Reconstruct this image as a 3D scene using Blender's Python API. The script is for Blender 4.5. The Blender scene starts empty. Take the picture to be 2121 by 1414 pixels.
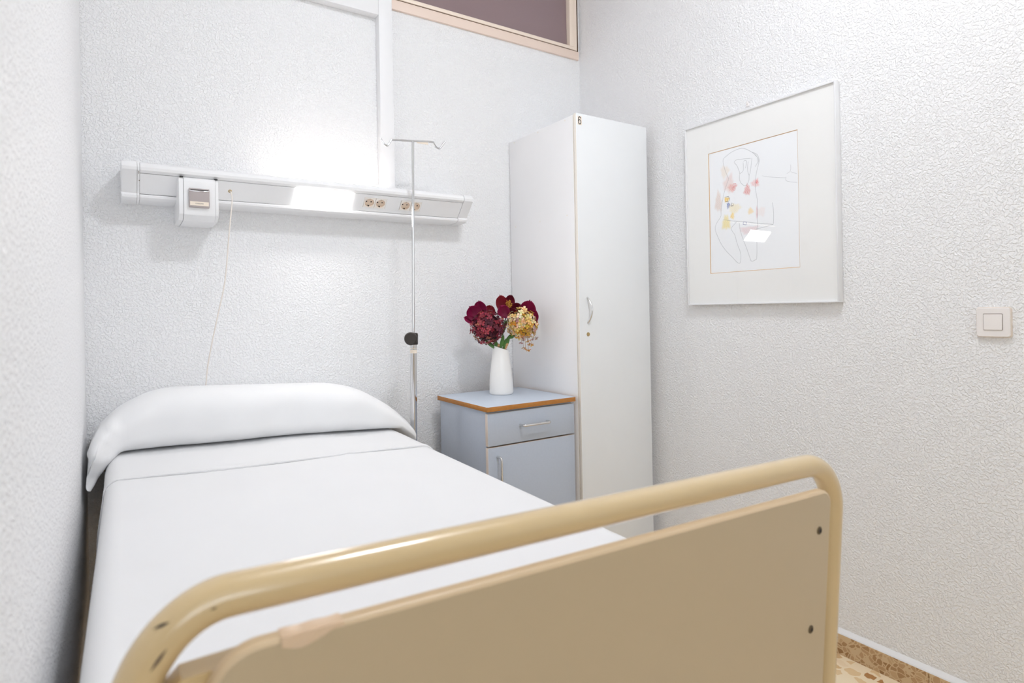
import bpy, bmesh, math, random
from mathutils import Vector, Matrix
random.seed(7)
S = bpy.context.scene
COL = S.collection
PI = math.pi

# ------------------------------------------------------------------ camera
CX, CY, CZ = -2.05791, -2.43315, 1.2
YAW, PITCH, ROLL = 0.58249, 0.00147, 0.01857
F_PX, CY_PX = 1241.16, 638.74
def cam_axes():
    f = Vector((math.sin(YAW)*math.cos(PITCH), math.cos(YAW)*math.cos(PITCH), math.sin(PITCH)))
    r = Vector((math.cos(YAW), -math.sin(YAW), 0))
    d = f.cross(r)
    c, s = math.cos(ROLL), math.sin(ROLL)
    return c*r + s*d, -s*r + c*d, f
_r, _d, _f = cam_axes()
cam_data = bpy.data.cameras.new('camera')
cam = bpy.data.objects.new('camera', cam_data)
COL.objects.link(cam)
m = Matrix.Identity(4)
for i in range(3):
    m[i][0], m[i][1], m[i][2], m[i][3] = _r[i], -_d[i], -_f[i], (CX, CY, CZ)[i]
cam.matrix_world = m
cam_data.sensor_width = 36
cam_data.lens = F_PX/2121*36
cam_data.shift_y = -(707-CY_PX)/2121
cam_data.clip_start = 0.02
cam_data.dof.use_dof = True
cam_data.dof.focus_distance = 2.5
cam_data.dof.aperture_fstop = 4.5
S.camera = cam

# ------------------------------------------------------------------ world, lights, exposure
W = bpy.data.worlds.new('world'); S.world = W
W.use_nodes = True
W.node_tree.nodes['Background'].inputs[0].default_value = (0.80, 0.90, 1.0, 1)
W.node_tree.nodes['Background'].inputs[1].default_value = 1.0
S.view_settings.view_transform = 'Standard'
S.view_settings.look = 'None'
S.view_settings.exposure = 0.64
S.view_settings.gamma = 1.0
S.view_settings.use_curve_mapping = False
S.cycles.max_bounces = 14
S.cycles.diffuse_bounces = 8
S.cycles.glossy_bounces = 5
S.cycles.transparent_max_bounces = 12
S.cycles.sample_clamp_indirect = 6

CEILING_LAMP = 48.0      # emission strength of the ceiling lamp diffuser
UPLIGHT = 3.7           # emission of the tube lamp on top of the rail
READING = 27.0            # emission of the reading lamp diffuser in the rail
DAYLIGHT = 20.0          # watts through the window behind the camera

def area_light(name, loc, size, rot, power, color):
    l = bpy.data.lights.new(name, 'AREA'); l.shape = 'RECTANGLE'
    l.size, l.size_y = size; l.energy = power; l.color = color
    o = bpy.data.objects.new(name, l); COL.objects.link(o)
    o.location = loc; o.rotation_euler = rot
    return o
# daylight outside the window in the far wall behind the camera (wall at y=-5.6)
area_light('daylight', (-2.4, -5.9, 1.85), (2.4, 1.6), (PI/2, 0, 0), DAYLIGHT, (0.86, 0.93, 1.0))

# ------------------------------------------------------------------ materials
def new_mat(name):
    mt = bpy.data.materials.new(name); mt.use_nodes = True
    return mt, mt.node_tree, mt.node_tree.nodes['Principled BSDF']
def srgb(r, g, b):
    f = lambda v: (v/255/12.92) if v/255 <= 0.04045 else ((v/255+0.055)/1.055)**2.4
    return (f(r), f(g), f(b), 1)
def pmat(name, col, rough=0.5, metal=0.0, noise=None, bump=None, spec=0.5, coat=0.0, sheen=0.0):
    """principled with a gentle procedural variation of colour and, optionally, bump (scale, strength, distance)"""
    mt, t, p = new_mat(name)
    p.inputs['Roughness'].default_value = rough
    p.inputs['Metallic'].default_value = metal
    p.inputs['Specular IOR Level'].default_value = spec
    p.inputs['Coat Weight'].default_value = coat
    p.inputs['Coat Roughness'].default_value = 0.08
    p.inputs['Sheen Weight'].default_value = sheen
    tc = t.nodes.new('ShaderNodeTexCoord')
    sc, amt = noise or (6.0, 0.02)
    n = t.nodes.new('ShaderNodeTexNoise'); n.inputs['Scale'].default_value = sc; n.inputs['Detail'].default_value = 3
    t.links.new(tc.outputs['Object'], n.inputs['Vector'])
    r = t.nodes.new('ShaderNodeMix'); r.data_type = 'RGBA'
    r.inputs[6].default_value = tuple(c*(1-amt) for c in col[:3]) + (1,)
    r.inputs[7].default_value = tuple(min(1, c*(1+amt)) for c in col[:3]) + (1,)
    t.links.new(n.outputs['Fac'], r.inputs[0])
    t.links.new(r.outputs[2], p.inputs['Base Color'])
    if bump:
        bn = t.nodes.new('ShaderNodeTexNoise'); bn.inputs['Scale'].default_value = bump[0]; bn.inputs['Detail'].default_value = 2
        t.links.new(tc.outputs['Object'], bn.inputs['Vector'])
        b = t.nodes.new('ShaderNodeBump'); b.inputs['Strength'].default_value = bump[1]; b.inputs['Distance'].default_value = bump[2]
        t.links.new(bn.outputs['Fac'], b.inputs['Height'])
        t.links.new(b.outputs['Normal'], p.inputs['Normal'])
    return mt
def plaster(name, col, scale, dist):
    """sprayed drop-pattern plaster: soft flattened blobs"""
    mt, t, p = new_mat(name)
    p.inputs['Roughness'].default_value = 0.55
    p.inputs['Specular IOR Level'].default_value = 0.3
    p.inputs['Base Color'].default_value = col
    tc = t.nodes.new('ShaderNodeTexCoord')
    n = t.nodes.new('ShaderNodeTexNoise'); n.inputs['Scale'].default_value = scale
    n.inputs['Detail'].default_value = 2.0; n.inputs['Roughness'].default_value = 0.45; n.inputs['Distortion'].default_value = 0.6
    t.links.new(tc.outputs['Object'], n.inputs['Vector'])
    cr = t.nodes.new('ShaderNodeValToRGB')
    cr.color_ramp.elements[0].position = 0.40; cr.color_ramp.elements[1].position = 0.62
    cr.color_ramp.interpolation = 'EASE'
    t.links.new(n.outputs['Fac'], cr.inputs[0])
    b = t.nodes.new('ShaderNodeBump'); b.inputs['Strength'].default_value = 1.0; b.inputs['Distance'].default_value = dist
    t.links.new(cr.outputs[0], b.inputs['Height'])
    t.links.new(b.outputs['Normal'], p.inputs['Normal'])
    return mt
def terrazzo(name, base, chips, scale, line, first=0.35):
    mt, t, p = new_mat(name)
    p.inputs['Roughness'].default_value = 0.25
    tc = t.nodes.new('ShaderNodeTexCoord')
    nz = t.nodes.new('ShaderNodeTexNoise'); nz.inputs['Scale'].default_value = 30
    mixv = t.nodes.new('ShaderNodeMix'); mixv.data_type = 'VECTOR'; mixv.inputs[0].default_value = 0.02
    t.links.new(tc.outputs['Object'], nz.inputs['Vector'])
    t.links.new(tc.outputs['Object'], mixv.inputs[4]); t.links.new(nz.outputs['Color'], mixv.inputs[5])
    v = t.nodes.new('ShaderNodeTexVoronoi'); v.inputs['Scale'].default_value = scale
    e = t.nodes.new('ShaderNodeTexVoronoi'); e.feature = 'DISTANCE_TO_EDGE'; e.inputs['Scale'].default_value = scale
    for q in (v, e): t.links.new(mixv.outputs[1], q.inputs['Vector'])
    sep = t.nodes.new('ShaderNodeSeparateColor'); t.links.new(v.outputs['Color'], sep.inputs[0])
    cr = t.nodes.new('ShaderNodeValToRGB'); cr.color_ramp.interpolation = 'CONSTANT'
    els = cr.color_ramp.elements
    els[0].position = 0; els[0].color = base
    els[1].position = first; els[1].color = chips[0]
    for pos, c in zip((first+(1-first)*0.4, first+(1-first)*0.7, 0.93), chips[1:]):
        el = els.new(pos); el.color = c
    t.links.new(sep.outputs[0], cr.inputs[0])
    st = t.nodes.new('ShaderNodeMath'); st.operation = 'LESS_THAN'; st.inputs[1].default_value = line
    t.links.new(e.outputs['Distance'], st.inputs[0])
    mx = t.nodes.new('ShaderNodeMix'); mx.data_type = 'RGBA'
    t.links.new(st.outputs[0], mx.inputs[0]); t.links.new(cr.outputs[0], mx.inputs[6]); mx.inputs[7].default_value = base
    t.links.new(mx.outputs[2], p.inputs['Base Color'])
    return mt
def emis(name, col, strength):
    mt, t, p = new_mat(name)
    p.inputs['Base Color'].default_value = (0.8, 0.8, 0.8, 1)
    p.inputs['Emission Color'].default_value = col
    p.inputs['Emission Strength'].default_value = strength
    return mt
def attr_mat(name, rough=0.6, spec=0.3, coat=0.0):
    mt, t, p = new_mat(name)
    a = t.nodes.new('ShaderNodeAttribute'); a.attribute_name = 'tint'
    t.links.new(a.outputs['Color'], p.inputs['Base Color'])
    p.inputs['Roughness'].default_value = rough; p.inputs['Specular IOR Level'].default_value = spec
    p.inputs['Coat Weight'].default_value = coat; p.inputs['Coat Roughness'].default_value = 0.1
    return mt
def glass_mat(name):
    mt, t, p = new_mat(name)
    t.nodes.remove(p)
    out = t.nodes['Material Output']
    tr = t.nodes.new('ShaderNodeBsdfTransparent'); tr.inputs[0].default_value = (0.99, 0.992, 0.99, 1)
    gl = t.nodes.new('ShaderNodeBsdfGlossy'); gl.inputs['Roughness'].default_value = 0.0
    fr = t.nodes.new('ShaderNodeFresnel'); fr.inputs[0].default_value = 1.5
    mx = t.nodes.new('ShaderNodeMixShader')
    ge = t.nodes.new('ShaderNodeNewGeometry'); iv_ = t.nodes.new('ShaderNodeMath'); iv_.operation = 'SUBTRACT'; iv_.inputs[0].default_value = 1
    t.links.new(ge.outputs['Backfacing'], iv_.inputs[1])
    mu = t.nodes.new('ShaderNodeMath'); mu.operation = 'MULTIPLY'; t.links.new(fr.outputs[0], mu.inputs[0]); t.links.new(iv_.outputs[0], mu.inputs[1])
    t.links.new(mu.outputs[0], mx.inputs[0]); t.links.new(tr.outputs[0], mx.inputs[1]); t.links.new(gl.outputs[0], mx.inputs[2])
    t.links.new(mx.outputs[0], out.inputs[0])
    return mt

M = {}
M['plaster'] = plaster('white_plaster', (0.88, 0.88, 0.885, 1), 132, 0.0016)
M['plaster_soft'] = plaster('soft_plaster', (0.88, 0.88, 0.885, 1), 150, 0.0006)
M['ceiling'] = pmat('ceiling_paint', (0.88, 0.88, 0.88, 1), 0.8)
M['smooth_white'] = pmat('smooth_white_paint', (0.83, 0.83, 0.84, 1), 0.5)
M['floor'] = terrazzo('terrazzo_floor', srgb(240, 222, 190), [srgb(226, 196, 152), srgb(214, 180, 136), srgb(236, 214, 180), srgb(176, 128, 80)], 26, 0.12)
M['base'] = terrazzo('terrazzo_base', srgb(206, 178, 140), [srgb(182, 148, 108), srgb(166, 130, 90), srgb(192, 160, 120), srgb(154, 116, 76)], 60, 0.08, 0.12)
M['cream_frame'] = pmat('cream_window_frame', srgb(238, 222, 206), 0.45)
M['sill_beige'] = pmat('beige_sill', srgb(232, 212, 198), 0.5)
M['gap'] = pmat('dark_gap', srgb(96, 74, 52), 0.9)
M['black'] = pmat('black_plastic', srgb(28, 26, 26), 0.5)
M['knob'] = pmat('dark_knob_plastic', srgb(52, 46, 42), 0.55)
M['rail_white'] = pmat('rail_lacquer', (0.87, 0.87, 0.875, 1), 0.35, coat=0.2)
M['rail_dark'] = pmat('rail_core', srgb(120, 112, 108), 0.8)
M['socket'] = pmat('socket_plastic', srgb(242, 236, 229), 0.4)
M['socket_well'] = pmat('socket_well', srgb(234, 216, 198), 0.45)
M['grey_plastic'] = pmat('grey_plastic', srgb(176, 166, 164), 0.45)
M['chrome'] = pmat('chrome', (0.70, 0.70, 0.71, 1), 0.08, 1.0)
M['satin'] = pmat('satin_steel', (0.72, 0.71, 0.70, 1), 0.25, 1.0)
M['label'] = pmat('cream_label', srgb(240, 228, 212), 0.7)
M['cord'] = pmat('cord_plastic', srgb(232, 224, 216), 0.6)
M['brass'] = pmat('brass_lock', srgb(200, 176, 130), 0.3, 1.0)
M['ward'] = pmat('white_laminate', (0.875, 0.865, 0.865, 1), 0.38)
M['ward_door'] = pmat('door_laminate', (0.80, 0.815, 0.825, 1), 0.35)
M['cream_edge'] = pmat('cream_edge', srgb(240, 233, 222), 0.5)
M['cab'] = pmat('blue_grey_laminate', srgb(182, 190, 203), 0.4, noise=(120, 0.04))
M['cab_top'] = pmat('light_blue_laminate', srgb(196, 206, 219), 0.35, noise=(120, 0.03))
M['wood_edge'] = pmat('worn_wood_edge', srgb(176, 116, 48), 0.5, noise=(60, 0.25))
M['beige_edge'] = pmat('beige_edge', srgb(222, 208, 196), 0.5)
M['vase'] = pmat('vase_ceramic', srgb(238, 236, 233), 0.28, noise=(8, 0.015))
M['sheet'] = pmat('cotton_sheet', (0.785, 0.785, 0.79, 1), 0.85, bump=(900, 0.08, 0.0005), sheen=0.15)
M['pillow'] = pmat('pillow_cotton', (0.83, 0.832, 0.838, 1), 0.85, bump=(900, 0.08, 0.0005), sheen=0.15)
M['mattress'] = pmat('mattress_ticking', (0.66, 0.66, 0.67, 1), 0.9)
M['panel'] = pmat('beige_panel', srgb(191, 173, 144), 0.42, noise=(3, 0.02), bump=(700, 0.05, 0.0004))
M['panel_edge'] = pmat('panel_edge_band', srgb(206, 182, 148), 0.35)
M['steel_beige'] = pmat('beige_enamel', srgb(205, 178, 130), 0.3, coat=0.5)
M['screw'] = pmat('dark_screw', srgb(110, 98, 80), 0.35, 0.8)
M['rubber'] = pmat('grey_rubber', srgb(90, 90, 92), 0.7)
M['frame_alu'] = pmat('silver_white_frame', (0.80, 0.80, 0.81, 1), 0.35, 0.15)
M['mat_board'] = pmat('mat_board', srgb(246, 245, 244), 0.9)
M['bevel'] = pmat('mat_bevel', srgb(214, 176, 132), 0.9)
M['pencil'] = pmat('pencil_line', srgb(158, 158, 162), 0.9)
M['red_ink'] = pmat('red_crayon', srgb(226, 88, 74), 0.9)
M['dark_ink'] = pmat('dark_crayon', srgb(92, 78, 70), 0.9)
M['blue_ink'] = pmat('blue_crayon', srgb(66, 62, 150), 0.9)
M['glass'] = glass_mat('picture_glass')
M['switch'] = pmat('switch_plastic', srgb(236, 231, 228), 0.4)
M['switch_base'] = pmat('switch_base', srgb(226, 214, 202), 0.5)
M['stem'] = pmat('flower_stem', srgb(70, 96, 44), 0.6, noise=(40, 0.2))
M['leaf'] = pmat('flower_leaf', srgb(74, 116, 50), 0.5, noise=(50, 0.25))
M['twine'] = pmat('stem_wrap', srgb(192, 150, 104), 0.8, noise=(80, 0.2))
M['petal'] = attr_mat('petal', 0.5, 0.3)
M['floret'] = attr_mat('floret', 0.6, 0.25)
M['tube_paint'] = attr_mat('scuffed_enamel', 0.28, 0.5, 1.0)
M['paper'] = attr_mat('drawing_paper', 0.9, 0.2)
M['stamen'] = pmat('stamen', srgb(196, 146, 50), 0.6, noise=(90, 0.3))
M['transom_glass'] = pmat('grey_glass', srgb(140, 120, 122), 0.18, spec=0.6)
M['lamp_uplight'] = emis('uplight_tube', (1.0, 0.90, 0.83, 1), UPLIGHT)
M['lamp_reading'] = emis('reading_diffuser', (1.0, 0.97, 0.95, 1), READING)
M['lamp_ceiling'] = emis('ceiling_diffuser', (0.94, 0.97, 1.035, 1), CEILING_LAMP)
M['day_glass'] = glass_mat('window_glass')

# ------------------------------------------------------------------ mesh helpers
class B:
    """collects geometry; build() links it as one mesh object"""
    def __init__(s): s.v, s.f, s.mi, s.c = [], [], [], []
    def add(s, vs, fs, mi=0, col=None):
        o = len(s.v); s.v += [Vector(q) for q in vs]
        s.f += [tuple(i+o for i in f) for f in fs]; s.mi += [mi]*len(fs)
        if col is not None: s.c += [col]*len(vs) if not isinstance(col, list) else col
        return s
    def box(s, x0, x1, y0, y1, z0, z1, bev=0.0, mi=0, seg=2):
        bm = bmesh.new(); bmesh.ops.create_cube(bm, size=1)
        for v in bm.verts:
            v.co = Vector(((x0+x1)/2+v.co.x*(x1-x0), (y0+y1)/2+v.co.y*(y1-y0), (z0+z1)/2+v.co.z*(z1-z0)))
        if bev: bmesh.ops.bevel(bm, geom=bm.edges[:], offset=bev, segments=seg, affect='EDGES', profile=0.5)
        bm.verts.index_update()
        s.add([v.co.copy() for v in bm.verts], [tuple(v.index for v in f.verts) for f in bm.faces], mi)
        bm.free(); return s
    def tube(s, path, r, seg=16, caps=True, mi=0):
        P = [Vector(q) for q in path]; n = len(P); rr = r if isinstance(r, (list, tuple)) else [r]*n
        T = []
        for i in range(n):
            t = (P[min(i+1, n-1)]-P[max(i-1, 0)]).normalized(); T.append(t)
        up = Vector((0, 0, 1)) if abs(T[0].z) < 0.9 else Vector((1, 0, 0))
        N = (up - up.dot(T[0])*T[0]).normalized(); vs = []
        for i in range(n):
            N = (N - N.dot(T[i])*T[i]).normalized(); Bn = T[i].cross(N)
            for k in range(seg):
                a = 2*PI*k/seg; vs.append(P[i]+rr[i]*(math.cos(a)*N+math.sin(a)*Bn))
        fs = [(i*seg+k, i*seg+(k+1) % seg, (i+1)*seg+(k+1) % seg, (i+1)*seg+k) for i in range(n-1) for k in range(seg)]
        if caps: fs += [tuple(range(seg))[::-1], tuple((n-1)*seg+k for k in range(seg))]
        s.add(vs, fs, mi); return s
    def lathe(s, prof, c=(0, 0, 0), seg=48, sx=1, sy=1, mi=0):
        vs = []; n = len(prof)
        for r, z in prof:
            for k in range(seg):
                a = 2*PI*k/seg; vs.append((c[0]+sx*r*math.cos(a), c[1]+sy*r*math.sin(a), c[2]+z))
        s.add(vs, [(i*seg+k, i*seg+(k+1) % seg, (i+1)*seg+(k+1) % seg, (i+1)*seg+k) for i in range(n-1) for k in range(seg)], mi); return s
    def prism_x(s, prof, x0, x1, mi=0):
        """closed (y,z) outline extruded along x"""
        n = len(prof)
        vs = [(x0, y, z) for y, z in prof]+[(x1, y, z) for y, z in prof]
        s.add(vs, [(i, (i+1) % n, n+(i+1) % n, n+i) for i in range(n)]+[tuple(range(n))[::-1], tuple(range(n, 2*n))], mi); return s
    def grid(s, fn, nu, nv, mi=0, close_u=False, col=None):
        vs = [fn(i/nu, j/nv) for j in range(nv+1) for i in range(nu+1)]
        w = nu+1
        cs = [col(i/nu, j/nv) for j in range(nv+1) for i in range(nu+1)] if col else None
        s.add(vs, [(j*w+i, j*w+i+1, (j+1)*w+i+1, (j+1)*w+i) for j in range(nv) for i in range(nu)], mi, cs); return s
    def xf(s, mat):
        s.v = [mat @ q for q in s.v]; return s
    def build(s, name, mat, parent=None, origin=(0, 0, 0), smooth=30, solid=0, sub=0, label=None):
        O = Vector(origin)
        me = bpy.data.meshes.new(name)
        me.from_pydata([tuple(q-O) for q in s.v], [], s.f)
        mats = mat if isinstance(mat, (list, tuple)) else [mat]
        for k in mats: me.materials.append(M[k])
        for p, mi in zip(me.polygons, s.mi): p.material_index = mi
        bm = bmesh.new(); bm.from_mesh(me)
        bmesh.ops.recalc_face_normals(bm, faces=bm.faces[:]); bm.to_mesh(me); bm.free()
        if s.c and len(s.c) == len(s.v):
            at = me.color_attributes.new('tint', 'FLOAT_COLOR', 'POINT')
            for i, c in enumerate(s.c): at.data[i].color = (c[0], c[1], c[2], 1)
        if smooth:
            for p in me.polygons: p.use_smooth = True
            me.set_sharp_from_angle(angle=math.radians(smooth))
        o = bpy.data.objects.new(name, me); COL.objects.link(o)
        if parent is not None: o.parent = parent
        else: o.location = O
        if solid:
            md = o.modifiers.new('solid', 'SOLIDIFY'); md.thickness = solid; md.offset = 0
        if sub:
            md = o.modifiers.new('sub', 'SUBSURF'); md.levels = sub; md.render_levels = sub
        if label: o['label'] = label
        return o
def thing(name, label, cat, loc, group=None):
    o = bpy.data.objects.new(name, None); COL.objects.link(o); o.location = loc
    o.empty_display_size = 0.05
    o['label'] = label; o['category'] = cat
    if group: o['group'] = group
    return o
def tag(o, label, cat, group=None):
    o['label'] = label; o['category'] = cat
    if group: o['group'] = group
    return o
def struct(o, label, cat):
    o['kind'] = 'structure'; o['label'] = label; o['category'] = cat
    return o
def arc_pts(c, u, w, r, a0, a1, n):
    c, u, w = Vector(c), Vector(u), Vector(w)
    return [c+r*(math.cos(a0+(a1-a0)*i/n)*u+math.sin(a0+(a1-a0)*i/n)*w) for i in range(n+1)]
def smooth_path(pts, n=6):
    """Catmull-Rom"""
    P = [Vector(p) for p in pts]; out = []
    for i in range(len(P)-1):
        a, b, c, d = P[max(i-1, 0)], P[i], P[i+1], P[min(i+2, len(P)-1)]
        for k in range(n):
            t = k/n
            out.append(0.5*((2*b)+(c-a)*t+(2*a-5*b+4*c-d)*t*t+(3*b-a-3*c+d)*t**3))
    out.append(P[-1]); return out

# ================================================================== the setting
XL = -2.148      # face of the left partition
ZC = 3.05
YF = -5.6        # far wall behind the camera
XW = -5.0        # far left wall of the ward
# floor / ceiling
struct(B().box(XW-0.2, 0.2, YF-0.2, 0.2, -0.12, 0.0).build('floor', 'floor', smooth=0), 'cream terrazzo floor with tan stone chips', 'floor')
struct(B().box(XW-0.2, 0.2, YF-0.2, 0.2, ZC, ZC+0.12).build('ceiling', 'ceiling', smooth=0), 'white painted ceiling above the bed bay', 'ceiling')
# back wall with an opening for the transom window on the right
WX0, WX1, WZ0 = -1.064, -0.03, 2.555
bk = B()
bk.box(XW-0.2, WX0, 0, 0.2, 0, ZC); bk.box(WX0, 0.2, 0, 0.2, 0, WZ0); bk.box(WX1, 0.2, 0, 0.2, WZ0, ZC); bk.box(WX0, WX1, 0, 0.2, 2.98, ZC)
struct(bk.build('wall_back', 'plaster', smooth=0), 'white textured plaster wall behind the bed head', 'wall')
struct(B().box(0, 0.2, YF-0.2, 0.0, 0, ZC).build('wall_right', 'plaster', smooth=0), 'white textured plaster wall that carries the framed drawing', 'wall')
struct(B().box(XL-0.14, XL, -2.05, 0.0, 0, ZC, 0.012).build('wall_left', 'plaster', smooth=0), 'white plaster partition close along the left side of the bed', 'wall')
struct(B().box(XW-0.2, XW, YF-0.2, 0.2, 0, ZC).build('wall_far_left', 'plaster_soft', smooth=0), 'white plaster wall at the far left of the ward', 'wall')
fw = B()
fw.box(XW-0.2, -3.7, YF-0.2, YF, 0, ZC); fw.box(-1.1, 0.2, YF-0.2, YF, 0, ZC); fw.box(-3.7, -1.1, YF-0.2, YF, 0, 0.95); fw.box(-3.7, -1.1, YF-0.2, YF, 2.75, ZC)
struct(fw.build('wall_front', 'plaster_soft', smooth=0), 'white plaster wall with the daylight window behind the viewer', 'wall')
wf = B()
for x0, x1 in ((-3.7, -3.64), (-2.43, -2.37), (-1.16, -1.1)): wf.box(x0, x1, YF-0.12, YF-0.06, 0.95, 2.75, 0.004)
for z0, z1 in ((0.95, 1.01), (2.69, 2.75)): wf.box(-3.7, -1.1, YF-0.12, YF-0.06, z0, z1, 0.004)
w2 = struct(wf.build('window_2', 'cream_frame', origin=(-2.4, YF-0.09, 0.95)), 'two-pane daylight window in the wall behind the viewer', 'window')
B().box(-3.64, -1.16, YF-0.092, YF-0.088, 1.01, 2.69).build('pane', 'day_glass', w2, (-2.4, YF-0.09, 0.95), smooth=0)
# terrazzo baseboards, with the smooth white paint line above the right one
bb = B(); ys = [YF, -4.2, -3.55, -2.9, -2.25, -1.595, -0.945, -0.295, 0]
for a, b in zip(ys[:-1], ys[1:]): bb.box(-0.012, 0, a+0.0006, b-0.0006, 0, 0.07)
struct(bb.build('baseboard_right', 'base', smooth=0), 'brown terrazzo baseboard along the right wall', 'baseboard')
tb_ = B(); tb_.add([(0, YF, 0.0702), (-0.0115, YF, 0.0702), (-0.010, YF, 0.074), (0, YF, 0.087), (0, 0, 0.0702), (-0.0115, 0, 0.0702), (-0.010, 0, 0.074), (0, 0, 0.087)], [(0, 1, 2, 3), (4, 5, 6, 7), (0, 1, 5, 4), (1, 2, 6, 5), (2, 3, 7, 6)])
struct(tb_.build('trim_1', 'smooth_white', smooth=0), 'smooth white paint strip above the right baseboard', 'trim')
struct(B().box(XL, -0.012, -0.012, 0, 0, 0.07).build('baseboard_back', 'base', smooth=0), 'brown terrazzo baseboard behind the bed head', 'baseboard')
struct(B().box(XL, XL+0.012, -2.05, -0.012, 0, 0.07).build('baseboard_left', 'base', smooth=0), 'brown terrazzo baseboard along the left partition', 'baseboard')
# pilaster + beam that frame the textured wall field
tr = B()
tr.box(-1.1235, -1.064, -0.04, 0, 1.66, ZC, 0.002)
tr.box(XL, -1.1240, -0.040, 0, 2.446, ZC, 0.002)
struct(tr.build('trim_2', 'smooth_white', origin=(-1.1, 0, 1.66)), 'smooth white pilaster and beam framing the wall above the rail', 'trim')
# transom window
wo = (-0.55, 0, 2.5)
wn = B()
wn.box(WX0, -0.012, -0.012, 0.03, 2.502, 2.545, 0.002)
w1 = struct(wn.build('window_1', 'sill_beige', origin=wo), 'high transom window with grey glass above the wardrobe', 'window')
B().box(WX0, -0.026, -0.009, 0.028, 2.545, 2.5485).build('gap_strip', 'gap', w1, wo, smooth=0)
fr = B()
fr.box(WX0, -0.046, -0.014, 0.03, 2.5485, 2.565, 0.0015); fr.box(-0.072, -0.046, -0.014, 0.03, 2.565, 2.98, 0.0015)
fr.box(-0.044, -0.022, -0.010, 0.03, 2.5485, 2.98, 0.0015); fr.box(WX0, -0.046, -0.014, 0.03, 2.955, 2.98, 0.0015)
fr.build('frame', 'cream_frame', w1, wo)
B().box(-0.0185, -0.0165, -0.011, 0.02, 2.505, 2.98).build('joint', 'gap', w1, wo, smooth=0)
B().box(-1.062, -0.074, 0.012, 0.018, 2.563, 2.957).build('pane', 'transom_glass', w1, wo, smooth=0)

# ceiling lamp that lights the bay (above the frame)
LX, LY = -1.05, -1.84
cl = thing('ceiling_light', 'white rectangular ceiling lamp above the foot of the bed', 'lamp', (LX, LY, ZC))
B().box(LX-0.20, LX+0.20, LY-0.12, LY+0.12, ZC-0.018, ZC, 0.004).build('housing', 'rail_white', cl, (LX, LY, ZC))
B().box(LX-0.18, LX+0.18, LY-0.10, LY+0.10, ZC-0.085, ZC-0.018, 0.012).build('diffuser', 'lamp_ceiling', cl, (LX, LY, ZC))

# ================================================================== bed-head service rail
RO = (-1.4, 0, 1.58)
rail = thing('service_rail', 'long white bed-head rail with lamp and sockets on the back wall', 'wall rail', RO)
RX0, RX1, C0, C1 = -2.042, -0.753, -1.990, -0.800
ZA, ZB, YA, YB = 1.664, 1.606, -0.150, -0.098       # sloped face: upper and lower edge
def face_pt(t, d=0.0):
    """t: 0 upper edge .. 1 lower edge of the sloped face; d: proud of it"""
    dy, dz = YB-YA, ZB-ZA; L = math.hypot(dy, dz)
    return (YA+dy*t + d*dz/L, ZA+dz*t - d*dy/L)
top_prof = [(0, 1.700), (-0.100, 1.704), (-0.135, 1.703), (-0.150, 1.699), (-0.160, 1.692), (-0.164, 1.682), (-0.162, 1.673), (-0.152, 1.6655), (-0.146, 1.668), (0, 1.672)]
bot_prof = [(0, 1.608), (-0.094, 1.604), (-0.101, 1.6045), (-0.104, 1.600), (-0.102, 1.594), (-0.094, 1.589), (-0.080, 1.587), (0, 1.586)]
B().prism_x(top_prof, C0, C1).build('top_cover', 'rail_white', rail, RO)
B().prism_x(bot_prof, C0, C1).build('bottom_cover', 'rail_white', rail, RO)
B().prism_x([(0, 1.695), (-0.13, 1.695), (-0.138, 1.67), (-0.088, 1.607), (-0.08, 1.592), (0, 1.592)], RX0+0.02, -1.95).build('core', 'rail_dark', rail, RO, smooth=0)
# face panel: thin sloped slab with openings for the sockets
def face_quad(b, x0, x1, t0, t1, d=0.0, th=0.006, mi=0):
    p = [face_pt(t0, d), face_pt(t1, d), face_pt(t1, d-th), face_pt(t0, d-th)]
    b.prism_x(p, x0, x1, mi)
SOCK = [-1.2105, -1.1645, -1.0565, -1.0105]
FL = math.hypot(YB-YA, ZB-ZA); th_ = 0.0225/FL; TM = 0.47
fp = B()
xs = [C0, -1.2340, -1.1410, -1.0800, -0.9870, C1]
for i in range(5):
    if i in (1, 3):
        face_quad(fp, xs[i], xs[i+1], 0.006, TM-th_-0.006); face_quad(fp, xs[i], xs[i+1], TM+th_+0.006, 0.994)
    else: face_quad(fp, xs[i], xs[i+1], 0.006, 0.994)
fp.build('face_panel', 'rail_white', rail, RO, smooth=0)
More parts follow.
